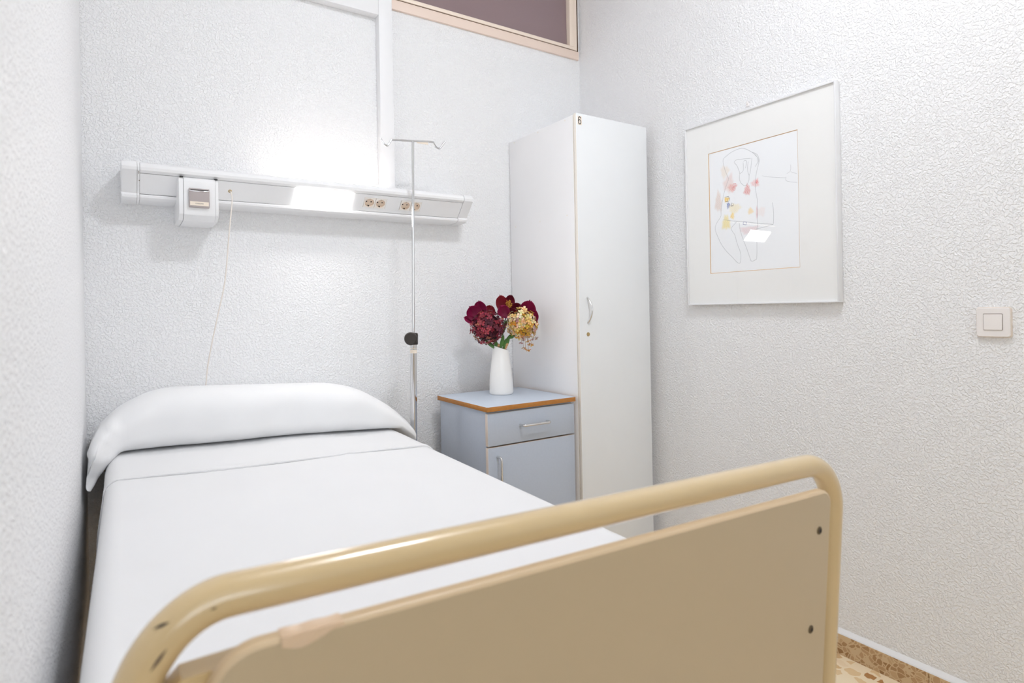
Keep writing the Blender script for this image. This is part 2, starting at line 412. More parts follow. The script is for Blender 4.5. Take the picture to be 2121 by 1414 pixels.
# end caps (same outline, closed, slightly larger)
cap_prof = [(0, 1.702), (-0.100, 1.706), (-0.136, 1.7045), (-0.152, 1.700), (-0.162, 1.692), (-0.166, 1.682), (-0.163, 1.672), (-0.153, 1.664), (-0.103, 1.607), (-0.106, 1.600), (-0.103, 1.593), (-0.095, 1.588), (-0.080, 1.586), (0, 1.585)]
B().prism_x(cap_prof, C0-0.0072, C0-0.0009).build('joint_strip', 'rail_white', rail, RO)
for x0, x1, sgn in ((RX0, C0-0.0081, -1), (C1+0.0012, RX1, 1)):
    b = B(); n = len(cap_prof)
    outer = x0 if sgn < 0 else x1
    inner = x1 if sgn < 0 else x0
    cyy, czz = -0.07, 1.645
    rings = [(inner, 1.0), (outer-sgn*0.008, 1.0), (outer-sgn*0.002, 0.975), (outer, 0.93)]
    vs = []
    for x, k in rings:
        vs += [(x, (y-cyy)*k+cyy if y < 0 else 0, (z-czz)*k+czz) for y, z in cap_prof]
    fs = [(r*n+i, r*n+(i+1) % n, (r+1)*n+(i+1) % n, (r+1)*n+i) for r in range(3) for i in range(n)] + [tuple(range(n)), tuple(range(3*n, 4*n))]
    b.add(vs, fs); cap = b.build('end_cap', 'rail_white', rail, RO)
    if sgn < 0:
        B().box(C0-0.0042, C0-0.0030, -0.1655, -0.16, 1.66, 1.668).build('gap', 'gap', cap, RO, smooth=0); B().box(C0-0.0030, C0-0.0008, -0.136, -0.130, 1.642, 1.648).build('gap', 'gap', cap, RO, smooth=0)
# lamps
b = B(); face_quad(b, -1.4975, -1.2830, 0.0, 1.0, 0.0015, 0.006)
b.build('reading_lamp', 'lamp_reading', rail, RO, smooth=0, label='lit white reading lamp diffuser')
B().box(-1.57, -1.13, -0.132, -0.075, 1.7045, 1.7085, 0.001).build('uplight', 'lamp_uplight', rail, RO, smooth=0, label='lit tube lamp on top of the rail')
# sockets
def socket(xc):
    yc, zc = face_pt(TM, 0.0015)
    tdir = Vector((0, YB-YA, ZB-ZA)).normalized()        # down the face
    nrm = Vector((0, tdir.z, -tdir.y))                    # out of the face
    X = Vector((1, 0, 0)); c = Vector((xc, yc, zc))
    P = lambda u, v, d: c + u*X + v*tdir + d*nrm
    n = 40; hw = 0.0222; R = 0.0185; b = B()
    ring_o, ring_i, ring_w = [], [], []
    for k in range(n):
        a = 2*PI*k/n; cu, sv = math.cos(a), math.sin(a); q = hw/max(abs(cu), abs(sv))
        ring_o.append((cu*q, sv*q)); ring_i.append((cu*R, sv*R))
    vs = [P(u, v, 0.0) for u, v in ring_o]+[P(u, v, 0.0) for u, v in ring_i]+[P(u, v, -0.006) for u, v in ring_o]
    fs = [(k, (k+1) % n, n+(k+1) % n, n+k) for k in range(n)]+[(k, (k+1) % n, 2*n+(k+1) % n, 2*n+k) for k in range(n)]
    b.add(vs, fs); s = b.build('socket', 'socket', rail, RO)
    w = B()
    vs = [P(u, v, 0.0) for u, v in ring_i]+[P(u*.97, v*.97, -0.0095) for u, v in ring_i]
    w.add(vs, [(k, (k+1) % n, n+(k+1) % n, n+k) for k in range(n)]+[tuple(range(n, 2*n))]); w.build('well', 'socket_well', s, RO)
    hb = B()
    for u in (-0.0095, 0.0095):
        vs = [P(u+0.0029*math.cos(2*PI*k/16), 0.0029*math.sin(2*PI*k/16), -0.0092) for k in range(16)]; hb.add(vs, [tuple(range(16))])
    hb.build('pin_hole', 'black', s, RO, smooth=0)
    for sg in (-1, 1):
        cb = B()
        v0, v1 = sg*0.0172, sg*0.0155
        vs = [P(u, v, d) for u, v, d in ((-.0025, v0, -.002), (.0025, v0, -.002), (.0025, v0, -.0090), (-.0025, v0, -.0090), (-.0025, v1, -.003), (.0025, v1, -.003), (.0025, v1, -.0090), (-.0025, v1, -.0090))]
        cb.add(vs, [(0, 1, 2, 3), (4, 5, 6, 7), (0, 1, 5, 4), (0, 3, 7, 4), (1, 2, 6, 5)])
        cb.build('earth_clip', 'black' , s, RO, smooth=0)
for x in SOCK: socket(x)
# call box
CBX0, CBX1 = -1.884, -1.761
box_prof = [(0, 1.662), (-0.163, 1.662), (-0.170, 1.655), (-0.172, 1.648), (-0.172, 1.545), (-0.168, 1.537), (-0.140, 1.519), (0, 1.517)]
cb_ = B().prism_x(box_prof, CBX0+0.0165, CBX1-0.0115).build('call_box', 'rail_white', rail, RO)
for x0, x1 in ((CBX0, CBX0+0.0155), (CBX1-0.0105, CBX1)):
    out = x0 if x0 == CBX0 else x1; inn = x1 if x0 == CBX0 else x0
    k = [(y*0.985, z if z > 1.6 else z+0.002) for y, z in box_prof]
    b = B(); n = len(k); vs = [(inn, y, z) for y, z in k]+[((out*0.8+inn*0.2), y, z) for y, z in k]+[(out, y*0.93, (z-1.59)*0.96+1.59) for y, z in k]
    b.add(vs, [(r*n+i, r*n+(i+1) % n, (r+1)*n+(i+1) % n, (r+1)*n+i) for r in range(2) for i in range(n)]+[tuple(range(n)), tuple(range(2*n, 3*n))])
    b.build('side_cover', 'rail_white', cb_, RO)
B().box(CBX0+0.006, CBX0+0.016, -0.168, -0.150, 1.6622, 1.6645).build('slot', 'black', cb_, RO, smooth=0)
B().box(CBX1-0.013, CBX1-0.003, -0.168, -0.150, 1.6622, 1.6645).build('slot', 'black', cb_, RO, smooth=0)
B().prism_x([(0, 1.657), (-0.155, 1.657), (-0.166, 1.645), (-0.166, 1.545), (-0.138, 1.523), (0, 1.521)], CBX0+0.010, CBX1-0.008).build('box_core', 'rail_dark', cb_, RO, smooth=0)
pb = B().box(-1.8535, -1.7915, -0.184, -0.171, 1.5610, 1.6245, 0.002)
pn = pb.build('call_panel', 'grey_plastic', rail, RO, label='grey call panel with cream label')
B().box(-1.8515, -1.7935, -0.1855, -0.183, 1.6135, 1.6165, 0.0006).build('ridge', 'chrome', pn, RO)
B().box(-1.8485, -1.7950, -0.1848, -0.183, 1.6180, 1.6202).build('slit', 'black', pn, RO, smooth=0)
lb = B()
for q in range(3): lb.box(-1.835+0.002*q, -1.809, -0.1843, -0.1835, 1.5975-0.0045*q, 1.5985-0.0045*q)
lb.build('embossing', 'grey_plastic', pn, RO, smooth=0)
B().box(-1.8505, -1.7945, -0.1852, -0.183, 1.5665, 1.5800).build('label_strip', 'label', pn, RO, smooth=0)
def text_obj(name, body, size, loc, rot, mat, parent, origin, sx=1.0):
    cu = bpy.data.curves.new(name, 'FONT'); cu.body = body; cu.size = size; cu.align_x = 'CENTER'; cu.align_y = 'CENTER'
    cu.extrude = 0.0001; cu.materials.append(M[mat])
    tmp = bpy.data.objects.new(name, cu); me = bpy.data.meshes.new_from_object(tmp)
    bpy.data.objects.remove(tmp); me.materials.clear(); me.materials.append(M[mat])
    o = bpy.data.objects.new(name, me); COL.objects.link(o)
    o.parent = parent; o.location = Vector(loc)-Vector(origin); o.rotation_euler = rot; o.scale = (sx, 1, 1)
    return o
text_obj('lettering', 'CONSUEMO', 0.0052, (-1.8225, -0.18535, 1.5732), (PI/2, 0, 0), 'dark_ink', pn, RO, 0.85)
# pull cord and its eyelet
ey = (-1.7195, face_pt(0.5)[0]-0.002, face_pt(0.5)[1])
hk = B(); hk.tube(arc_pts(ey, (1, 0, 0), (0, -0.5, 0.8), 0.0045, 0, PI*1.7, 14), 0.0017, 8)
hook = hk.build('eyelet', 'brass', rail, RO)
cord = [(-1.7185, -0.132, 1.632), (-1.7165, -0.140, 1.620), (-1.7160, -0.142, 1.594), (-1.7252, -0.135, 1.497), (-1.7368, -0.128, 1.357), (-1.7457, -0.122, 1.288), (-1.7639, -0.120, 1.203), (-1.7840, -0.112, 1.102), (-1.7972, -0.100, 1.020), (-1.8030, -0.090, 0.955), (-1.806, -0.045, 0.90), (-1.806, -0.020, 0.80)]
tag(B().tube(smooth_path(cord), 0.0021, 10).build('pull_cord', 'cord', origin=cord[0]), 'thin cream pull cord hanging from the rail down behind the pillow', 'cord')

# ================================================================== drip stand
PX, PY = -1.0800, -0.205
po = (PX, PY, 0)
iv = thing('drip_stand', 'chrome drip stand with two hooks between bed and bedside cabinet', 'stand', po)
PT = Vector((-1.0537, PY, 1.8853)); PB = Vector((-1.0727, PY, 0.715))
ax = (PT-PB)
at = lambda z: PB+ax*((z-PB.z)/ax.z)
B().tube([at(1.04), at(1.884)], 0.0056, 16).build('upper_rod', 'chrome', iv, po)
B().tube([at(0.10), at(1.068)], 0.0132, 24).build('lower_tube', 'chrome', iv, po)
B().tube([at(1.032), at(1.046)], 0.0135, 24).tube([at(1.050), at(1.0525)], 0.0135, 24).build('band', 'label', iv, po, label='pale tape band round the tube')
cz = at(1.090)
B().tube([at(1.066), at(1.069), at(1.109), at(1.113)], [0.0165, 0.0180, 0.0180, 0.0150], 24).build('collar', 'knob', iv, po)
kd = Vector((-0.62, -0.78, 0)).normalized(); kc = cz+Vector((0.0, 0, 0.002))
kp = [kc+kd*0.012, kc+kd*0.028, kc+kd*0.030, kc+kd*0.044, kc+kd*0.048]
B().tube(kp, [0.010, 0.012, 0.024, 0.026, 0.022], 28).build('knob', 'knob', iv, po)
HK = [(-1.1897, 1.8772), (-1.1802, 1.8612), (-1.1705, 1.8531), (-1.162, 1.8529), (-1.1548, 1.8606), (-1.1475, 1.8724), (-1.136, 1.878), (-1.0572, 1.885), (-0.9723, 1.8930), (-0.9616, 1.8890), (-0.951, 1.8758), (-0.9386, 1.8712), (-0.9308, 1.8742), (-0.9211, 1.8869), (-0.9081, 1.9029)]
B().tube(smooth_path([(x, PY, z) for x, z in HK], 5), 0.0042, 12).build('hook_bar', 'chrome', iv, po)
B().box(-1.036, -0.986, PY-0.0015, PY+0.0015, 1.8795, 1.8905, 0.0006).build('tag', 'label', iv, po, label='small pale tag taped to the hook bar')
hubb = B().lathe([(0.0, 0.075), (0.026, 0.075), (0.030, 0.085), (0.030, 0.105), (0.020, 0.125), (0.0, 0.125)], (at(0.1).x, PY, 0), 24)
hubb.build('hub', 'chrome', iv, po)
for k in range(5):
    a = 2*PI*k/5+0.3; dv = Vector((math.cos(a), math.sin(a), 0)); c0 = Vector((at(0.1).x, PY, 0.095))
    lg = B().tube([c0+dv*0.02, c0+dv*0.08, c0+dv*0.135+Vector((0, 0, -0.025))], 0.009, 12).build('leg', 'chrome', iv, po)
    e = c0+dv*0.135
    B().tube([Vector((e.x-dv.y*0.009, e.y+dv.x*0.009, 0.025)), Vector((e.x+dv.y*0.009, e.y-dv.x*0.009, 0.025))], 0.025, 20).build('caster', 'rubber', lg, po)

# ================================================================== wardrobe
wo_ = (-0.251, -0.25, 0)
wd = thing('wardrobe', 'tall narrow white wardrobe numbered 6 in the corner', 'wardrobe', wo_)
wx0, wx1, wyf, wz = -0.457, -0.045, -0.510, 2.012
ct = B()
ct.box(wx0, wx0+0.018, -0.4905, -0.004, 0.0, wz-0.004, 0.0008); ct.box(wx1-0.018, wx1, -0.4905, -0.004, 0.0, wz-0.004, 0.0008)
ct.box(wx0+0.018, wx1-0.018, -0.4905, -0.004, wz-0.022, wz-0.004, 0.0008); ct.box(wx0+0.018, wx1-0.018, -0.4905, -0.004, 0.06, 0.078)
ct.box(wx0+0.018, wx1-0.018, -0.012, -0.004, 0.078, wz-0.022); ct.box(wx0+0.018, wx1-0.018, -0.46, -0.445, 0.0, 0.06)
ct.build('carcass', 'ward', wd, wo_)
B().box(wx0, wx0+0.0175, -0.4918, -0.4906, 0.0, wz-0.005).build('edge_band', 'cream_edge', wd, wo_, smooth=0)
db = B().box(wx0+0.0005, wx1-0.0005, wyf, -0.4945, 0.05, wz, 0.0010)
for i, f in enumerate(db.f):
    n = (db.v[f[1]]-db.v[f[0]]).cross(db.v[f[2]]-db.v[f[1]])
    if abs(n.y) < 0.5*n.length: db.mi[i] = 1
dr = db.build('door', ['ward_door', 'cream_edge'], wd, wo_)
hz0, hz1, hx = 1.137, 1.244, -0.4125
pts = [(hx, wyf-0.030*math.sin(PI*i/24)**0.8 if 0 < i < 24 else wyf+0.001, hz0+(hz1-hz0)*i/24) for i in range(25)]
B().tube(pts, 0.0038, 12).build('handle', 'satin', dr, wo_, label='chrome bow handle')
lk = B().tube([(-0.411, wyf+0.001, 1.090), (-0.411, wyf-0.002, 1.090)], [0.0088, 0.0080], 24).build('lock', 'brass', dr, wo_, label='round brass keyhole lock')
B().tube([(-0.411, wyf-0.0018, 1.092), (-0.411, wyf-0.0024, 1.092)], 0.0022, 12).box(-0.4121, -0.4099, wyf-0.0024, wyf-0.0018, 1.084, 1.092)
kh = B().tube([(-0.411, wyf-0.0018, 1.092), (-0.411, wyf-0.0024, 1.092)], 0.0020, 12); kh.box(-0.4119, -0.4101, wyf-0.0024, wyf-0.0018, 1.0845, 1.092)
st = B().box(-0.4475, -0.4255, wyf-0.0008, wyf+0.0002, 1.9640, 2.0005).build('number_sticker', 'label', dr, wo_, smooth=0, label='cream sticker with a black number 6')
sc_ = (-0.4365, wyf-0.0012, 1.982)
six = [(0.0062, 0.0085), (0.0045, 0.0130), (0.0, 0.0150), (-0.0040, 0.0135), (-0.0062, 0.0085), (-0.0066, 0.0), (-0.0064, -0.0080), (-0.0045, -0.0125), (0.0, -0.0148), (0.0045, -0.0125), (0.0064, -0.0080), (0.0064, -0.0035), (0.0048, 0.0010), (0.0005, 0.0030), (-0.0040, 0.0012), (-0.0062, -0.0030)]
def ribbon(b, pts, w, mk, col=None):
    P = [Vector((p[0], p[1], 0)) for p in pts]
    vs = []
    for i in range(len(P)):
        t = (P[min(i+1, len(P)-1)]-P[max(i-1, 0)])
        t = t.normalized() if t.length > 1e-9 else Vector((1, 0, 0))
        n = Vector((-t.y, t.x, 0))*w/2
        vs += [mk(P[i].x+n.x, P[i].y+n.y), mk(P[i].x-n.x, P[i].y-n.y)]
    b.add(vs, [(2*i, 2*i+1, 2*i+3, 2*i+2) for i in range(len(P)-1)])
b = B(); ribbon(b, [(p.x, p.y) for p in smooth_path([(x, z, 0) for x, z in six], 5)], 0.0036, lambda u, v: (sc_[0]+u, sc_[1], sc_[2]+v))
b.build('digit', 'black', st, wo_, smooth=0)
for y, z in [(-0.4387, 1.998), (-0.2425, 1.998), (-0.0489, 1.998), (-0.441, 1.5945), (-0.2461, 1.5937), (-0.0476, 1.5945)]:
    B().tube([(wx0+0.0004, y, z), (wx0-0.0006, y, z)], [0.0036, 0.0030], 14).build('screw_cap', 'cream_edge', wd, wo_, label='small cream screw cap')

# ================================================================== bedside cabinet
co = (-0.68, -0.25, 0)
cab = thing('bedside_cabinet', 'blue-grey bedside cabinet with drawer beside the wardrobe', 'cabinet', co)
kx0, kx1, kyf = -0.890, -0.4745, -0.484
b = B()
b.box(kx0, kx0+0.018, -0.464, -0.080, 0.05, 0.812, 0.0006); b.box(kx1-0.018, kx1, -0.464, -0.080, 0.05, 0.812, 0.0006)
b.box(kx0+0.018, kx1-0.018, -0.096, -0.080, 0.05, 0.812); b.box(kx0+0.018, kx1-0.018, -0.46, -0.096, 0.05, 0.068); b.box(kx0+0.018, kx1-0.018, -0.452, -0.096, 0.672, 0.684)
b.box(kx0+0.018, kx1-0.018, -0.464, -0.096, 0.795, 0.812)
b.build('body', 'cab', cab, co)
tb = B().box(-0.900, -0.470, -0.492, -0.070, 0.812, 0.832, 0.003)
for i, f in enumerate(tb.f):
    n = (tb.v[f[1]]-tb.v[f[0]]).cross(tb.v[f[2]]-tb.v[f[1]])
    if abs(n.z) < 0.9*n.length: tb.mi[i] = 1
tb.build('top', ['cab_top', 'wood_edge'], cab, co, label='pale blue top with worn wooden edge')
def front(name, z0, z1):
    fb = B().box(kx0-0.004, kx1+0.001, kyf, -0.4655, z0, z1, 0.0012)
    for i, f in enumerate(fb.f):
        n = (fb.v[f[1]]-fb.v[f[0]]).cross(fb.v[f[2]]-fb.v[f[1]])
        if abs(n.y) < 0.5*n.length: fb.mi[i] = 1
    return fb.build(name, ['cab', 'beige_edge'], cab, co)
dw = front('drawer', 0.6805, 0.8045); cd = front('door', 0.070, 0.6745)
def bar_handle(parent, a, bb, off, r=0.0048):
    a, bb = Vector(a), Vector(bb); o = Vector((0, -off, 0)); t = (bb-a).normalized(); R = 0.010
    p = [a+Vector((0, 0.001, 0)), a+Vector((0, -off+R, 0))]
    for k in range(1, 7):
        q = PI/2*k/6; p.append(a+o+Vector((0, R*(1-math.sin(q)), 0))+t*R*(1-math.cos(q)))
    for k in range(0, 7):
        q = PI/2*k/6; p.append(bb+o+Vector((0, R*(1-math.cos(q)), 0))-t*R*(1-math.sin(q)))
    p.append(bb+Vector((0, 0.001, 0)))
    B().tube(p, r, 14).build('handle', 'satin', parent, co, label='steel bar handle')
bar_handle(dw, (-0.746, kyf, 0.7475), (-0.617, kyf, 0.7475), 0.030)
bar_handle(cd, (-0.853, kyf, 0.510), (-0.853, kyf, 0.638), 0.030)
for x in (kx0+0.04, kx1-0.04):
    for y in (-0.42, -0.13):
        B().tube([(x-0.009, y, 0.025), (x+0.009, y, 0.025)], 0.025, 20).box(x-0.012, x+0.012, y-0.012, y+0.012, 0.03, 0.052).build('caster', 'rubber', cab, co)

# ================================================================== vase and flowers
vo = (-0.660, -0.215, 0.832)
prof = [(0.0, 0.0), (0.048, 0.0), (0.0515, 0.004), (0.0525, 0.012), (0.0515, 0.04), (0.049, 0.08), (0.0445, 0.12), (0.0385, 0.16), (0.0345, 0.185), (0.0325, 0.200)]
prof_in = [(r-0.003, z) for r, z in prof[::-1][:-3]]+[(0.0, 0.012)]
vb = B().lathe(prof+prof_in, vo, 56)
RV = Vector((math.cos(YAW), -math.sin(YAW), 0)); FV = Vector((math.sin(YAW), math.cos(YAW), 0))
for q in vb.v:   # rim cut on a slant: high on the left
    k = max(0, (q.z-vo[2]-0.10)/0.10); s = (q-Vector(vo)).dot(RV)
    q.z += -0.34*s*k*k + 0.002*k
tag(vb.build('vase', 'vase', origin=vo, smooth=60), 'white tapered ceramic vase with slanted rim on the cabinet', 'vase')
VC = Vector(vo)
def vp(r, u, d=0.0):
    """point relative to the vase base: r metres right, u up, d towards the viewer (all in the room)"""
    return VC+RV*r+Vector((0, 0, u))-FV*d
K = 0.00211
def at_px(px, py, d=0.0): return vp((px-1038.5)*K, (815.0-py)*K, d)
def stem_path(head, r0, d0=0.0):
    base = vp(r0*0.6, 0.03, d0*0.5); neck = vp(r0, 0.196, d0)
    mid = neck.lerp(head, 0.5)+Vector((0, 0, 0.012))
    return smooth_path([base, neck, mid, head], 6)
def petal_geo(b, c, R, U, N, w, h, cup, pal, notch=0.0):
    """cupped petal: c base point, U along the petal, R across, N its front"""
    n = 12
    def fn(u, v):
        s = (u-0.5)*2
        prof = (0.42+0.58*math.sin(v/0.55*PI/2)) if v < 0.55 else math.sqrt(max(0.0, 1-((v-0.55)/0.46)**2))
        x = s*w/2*prof
        y = h*v*(1-0.06*s*s*v) + notch*h*0.06*math.sin(7*s+v)
        z = cup*(s*s*0.45*w + (v-0.45)**2*1.2*h - 0.1*h) + 0.004*math.sin(9*s+5*v)*v*0.35
        return c+R*x+U*y+N*z
    def col(u, v):
        s = abs(u-0.5)*2
        k = 0.5+0.5*math.sin(u*31+v*3); a = Vector(pal[0][:3]).lerp(Vector(pal[1][:3]), min(1, 0.75*(1-v)+0.25*k*0.6))
        return (a.x, a.y, a.z)
    b.grid(fn, n, n, col=col)
CRIM = [(srgb(140, 14, 70), srgb(92, 8, 38)), (srgb(150, 40, 52), srgb(96, 12, 34)), (srgb(104, 4, 36), srgb(64, 2, 20)), (srgb(120, 20, 60), srgb(84, 10, 34))]
def peony(name, label, group, cpx, petals, r0, stamen=None, d=0.0):
    """petals: (base px, tip px, width px, depth, palette, facing)"""
    o = at_px(*cpx, d)
    t = thing(name, label, 'flower', o, group)
    B().tube(stem_path(o, r0), 0.0026, 8).build('stem', 'stem', t, o)
    for bx, by, tx, ty, w, dd, pal, cup, tilt in petals:
        a = at_px(bx, by, d+dd); e = at_px(tx, ty, d+dd+tilt)
        U = (e-a); h = U.length; U.normalize()
        R = U.cross(FV).normalized(); N = R.cross(U).normalized()
        if N.dot(FV) > 0: N = -N
        b = B(); petal_geo(b, a, R, U, N, w*K, h, cup, CRIM[pal], 0.5)
        b.build('petal', 'petal', t, o, smooth=80, solid=0.0008)
    if stamen:
        b = B()
        for k in range(60):
            a = random.random()*2*PI; rr = math.sqrt(random.random())
            c = at_px(stamen[0]+rr*7*math.cos(a), stamen[1]+rr*9*math.sin(a), d+0.016+0.01*random.random())
            b.tube([at_px(stamen[0]-1, stamen[1]+8, d), c], 0.0007, 5)
            b.box(c.x-0.0014, c.x+0.0014, c.y-0.0014, c.y+0.0014, c.z-0.0018, c.z+0.0018, 0.0006, seg=1)
        b.build('stamens', 'stamen', t, o)
    return t
PG = 'crimson peonies in the vase'
peony('peony', 'crimson peony at the left of the bouquet above the burgundy hydrangea', PG, (1000, 655),
      [(998, 664, 976, 632, 32, 0.004, 0, 0.5, 0.012), (1003, 664, 995, 622, 27, 0.000, 0, 0.45, -0.006), (1000, 668, 964, 655, 17, 0.006, 0, 0.35, 0.01), (1012, 660, 1020, 632, 24, -0.012, 1, 0.4, -0.01), (1006, 666, 985, 660, 18, 0.014, 0, 0.5, 0.02)], -0.012)
peony('peony', 'open crimson peony with golden stamens at the top of the bouquet', PG, (1053, 646),
      [(1050, 652, 1039, 610, 26, 0.006, 1, 0.6, 0.010), (1054, 650, 1062, 611, 22, -0.014, 2, 0.5, -0.012), (1054, 654, 1037, 632, 26, 0.018, 0, 0.5, 0.022), (1056, 652, 1081, 630, 22, -0.004, 2, 0.5, -0.002), (1058, 654, 1074, 641, 20, 0.010, 2, 0.5, 0.016)], 0.0, (1057, 630))
peony('peony', 'crimson peony at the right of the bouquet behind the yellow hydrangea', PG, (1090, 662),
      [(1088, 674, 1101, 622, 36, 0.0, 0, 0.4, 0.004), (1084, 664, 1086, 632, 26, -0.006, 3, 0.4, -0.004), (1094, 678, 1112, 642, 28, 0.004, 0, 0.4, 0.006), (1096, 676, 1111, 660, 18, -0.006, 2, 0.3, 0.0)], 0.012, None, -0.012)
def floret(b, c, n, s, col):
    n = n.normalized(); a = Vector((0, 0, 1)) if abs(n.z) < 0.9 else Vector((1, 0, 0))
    X = n.cross(a).normalized(); Y = n.cross(X); rot = random.random()*PI/2
    for k in range(4):
        ang = rot+k*PI/2; D = X*math.cos(ang)+Y*math.sin(ang); T = n.cross(D)
        ck = tuple(max(0, min(1, q*random.uniform(0.8, 1.15))) for q in col[:3]); ed = tuple(q*0.75 for q in ck)
        lift = random.uniform(0.0, 0.35)*s
        vs = [c, c+D*s*0.45+T*s*0.36+n*lift*0.5, c+D*s*0.85+T*s*0.40+n*lift, c+D*s*1.05+n*lift*1.1, c+D*s*0.85-T*s*0.40+n*lift, c+D*s*0.45-T*s*0.36+n*lift*0.5, c+D*s*0.62+n*(lift*0.55-s*0.06)]
        b.add(vs, [(0, 1, 6), (1, 2, 6), (2, 3, 6), (3, 4, 6), (4, 5, 6), (5, 0, 6)], 0, [ed, ck, ck, ed, ck, ck, ck])
    b.add([c+n*0.0012+X*0.001, c+n*0.0012-X*0.0006+Y*0.0009, c+n*0.0012-X*0.0006-Y*0.0009, c+n*0.0022], [(0, 1, 3), (1, 2, 3), (2, 0, 3)], 0, tuple(q*0.5 for q in col[:3]))
def hydrangea(label, cpx, rpx, cols, r0, extra=(), d=0.02, leaves=(), wraps=()):
    o = at_px(*cpx, d)
    t = thing('hydrangea', label, 'flower', o, 'hydrangeas in the vase')
    st = B().tube(stem_path(o, r0, 0.006), 0.0030, 8)
    st.build('stem', 'stem', t, o)
    for a, e, r in wraps:
        p0, p1 = at_px(*a, 0.010), at_px(*e, 0.012); bw = B()
        bw.tube([p0.lerp(p1, i/8) for i in range(9)], [r*(1+0.12*math.sin(i*2.4)) for i in range(9)], 12)
        bw.build('stem_wrap', 'twine', t, o, label='tan paper wrap round the stem')
    b = B(); rx, rz = rpx[0]*K, rpx[1]*K; N = 170
    for k in range(N):
        zz = 1-2*(k+0.5)/N; ph = k*2.399963; q = math.sqrt(1-zz*zz)
        dv = Vector((q*math.cos(ph), q*math.sin(ph), zz))
        j = random.uniform(0.84, 1.06)
        c = o+RV*dv.x*rx*j-FV*dv.y*rx*0.85*j+Vector((0, 0, dv.z*rz*j))
        n = RV*dv.x-FV*dv.y+Vector((0, 0, dv.z))+Vector([random.uniform(-.45, .45) for _ in range(3)])
        col = random.choices([x[0] for x in cols], [x[1] for x in cols])[0]
        floret(b, c, n, random.uniform(0.0100, 0.0138), col)
    for ex, ey, ec in extra:
        c = at_px(ex, ey, d+random.uniform(-0.01, 0.02)); floret(b, c, c-o+Vector([random.uniform(-.02, .02) for _ in range(3)])-FV*0.04, random.uniform(0.009, 0.012), ec)
    b.build('flower_head', 'floret', t, o, smooth=0)
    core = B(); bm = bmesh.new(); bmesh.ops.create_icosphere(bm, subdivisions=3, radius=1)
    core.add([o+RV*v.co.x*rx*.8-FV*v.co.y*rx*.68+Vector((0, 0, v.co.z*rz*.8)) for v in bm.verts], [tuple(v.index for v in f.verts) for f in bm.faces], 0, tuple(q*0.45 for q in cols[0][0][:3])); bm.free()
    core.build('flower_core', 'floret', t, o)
    if extra:
        sp = B()
        for ex, ey, ec in extra: sp.tube(smooth_path([o, at_px((ex+cpx[0])/2+3, (ey+cpx[1])/2, d), at_px(ex, ey, d)], 4), 0.0008, 5)
        sp.build('flower_stalk', 'twine', t, o)
    for ax_, ay_, bx_, by_, w in leaves:
        a, e = at_px(ax_, ay_, d), at_px(bx_, by_, d+0.006); U = (e-a); h = U.length; U.normalize(); R = U.cross(FV).normalized(); Nn = R.cross(U)
        lf = B(); lf.grid(lambda u, v: a+U*h*v+R*(u-0.5)*w*K*math.sin(PI*min(0.98, v*0.9+0.08))+Nn*(0.004*math.sin(v*4)+0.004*abs(u-0.5)*2), 6, 10)
        lf.build('leaf', 'leaf', t, o, smooth=80)
    return t
BUR = [(srgb(104, 44, 58), 5), (srgb(132, 38, 54), 4), (srgb(160, 62, 74), 3), (srgb(84, 34, 48), 3), (srgb(200, 160, 124), 1), (srgb(176, 104, 84), 1)]
YEL = [(srgb(236, 194, 122), 5), (srgb(246, 220, 170), 4), (srgb(222, 164, 62), 3), (srgb(250, 232, 198), 2.5), (srgb(192, 150, 142), 1.5), (srgb(210, 150, 46), 2)]
hydrangea('round burgundy hydrangea head at the left front of the vase bouquet', (1013, 676), (35, 33), BUR, -0.010,
          [(1012, 708, BUR[4][0]), (1022, 703, BUR[5][0]), (992, 700, BUR[0][0])], 0.022,
          [(1030, 722, 1006, 702, 8), (1038, 722, 1046, 692, 8), (1032, 722, 1026, 700, 8), (1040, 690, 1053, 662, 8)], (((1029, 722), (1036, 712), 0.0075), ((1037, 722), (1040, 715), 0.004)))
hydrangea('golden yellow hydrangea head drooping at the right of the vase bouquet', (1083, 670), (31, 30), YEL, 0.010,
          [(1086, 704, YEL[4][0]), (1095, 706, YEL[0][0]), (1104, 702, YEL[4][0]), (1108, 695, YEL[0][0]), (1081, 710, YEL[4][0]), (1090, 722, YEL[2][0]), (1096, 724, YEL[5][0]), (1086, 719, YEL[5][0]), (1103, 714, YEL[2][0]), (1098, 712, YEL[5][0]), (1112, 700, YEL[4][0]), (1078, 700, YEL[1][0])], 0.018,
          [(1046, 722, 1058, 692, 9), (1054, 700, 1070, 692, 9), (1044, 722, 1050, 700, 7)], (((1046, 724), (1053, 710), 0.0060),))
# ================================================================== framed drawing on the right wall
fo = (0, -1.035, 1.204)
pic = thing('framed_drawing', 'silver-white framed pencil drawing with coloured patches on the right wall', 'picture', fo)
y0, y1, z0, z1 = -1.3555, -0.7145, 1.2035, 1.952
b = B(); fd = -0.030; bw_ = 0.0052
b.box(fd, -0.001, y0, y0+bw_, z0, z1, 0.0007); b.box(fd, -0.001, y1-bw_, y1, z0, z1, 0.0007)
b.box(fd, -0.001, y0+bw_, y1-bw_, z0, z0+bw_, 0.0007); b.box(fd, -0.001, y0+bw_, y1-bw_, z1-bw_, z1, 0.0007)
b.build('frame', 'frame_alu', pic, fo)
py0, py1, pz0, pz1 = -1.2155, -0.8290, 1.3310, 1.8230
mx_ = -0.0225
b = B()
vs = [(mx_, y0+bw_, z0+bw_), (mx_, y1-bw_, z0+bw_), (mx_, y1-bw_, z1-bw_), (mx_, y0+bw_, z1-bw_), (mx_, py0, pz0), (mx_, py1, pz0), (mx_, py1, pz1), (mx_, py0, pz1)]
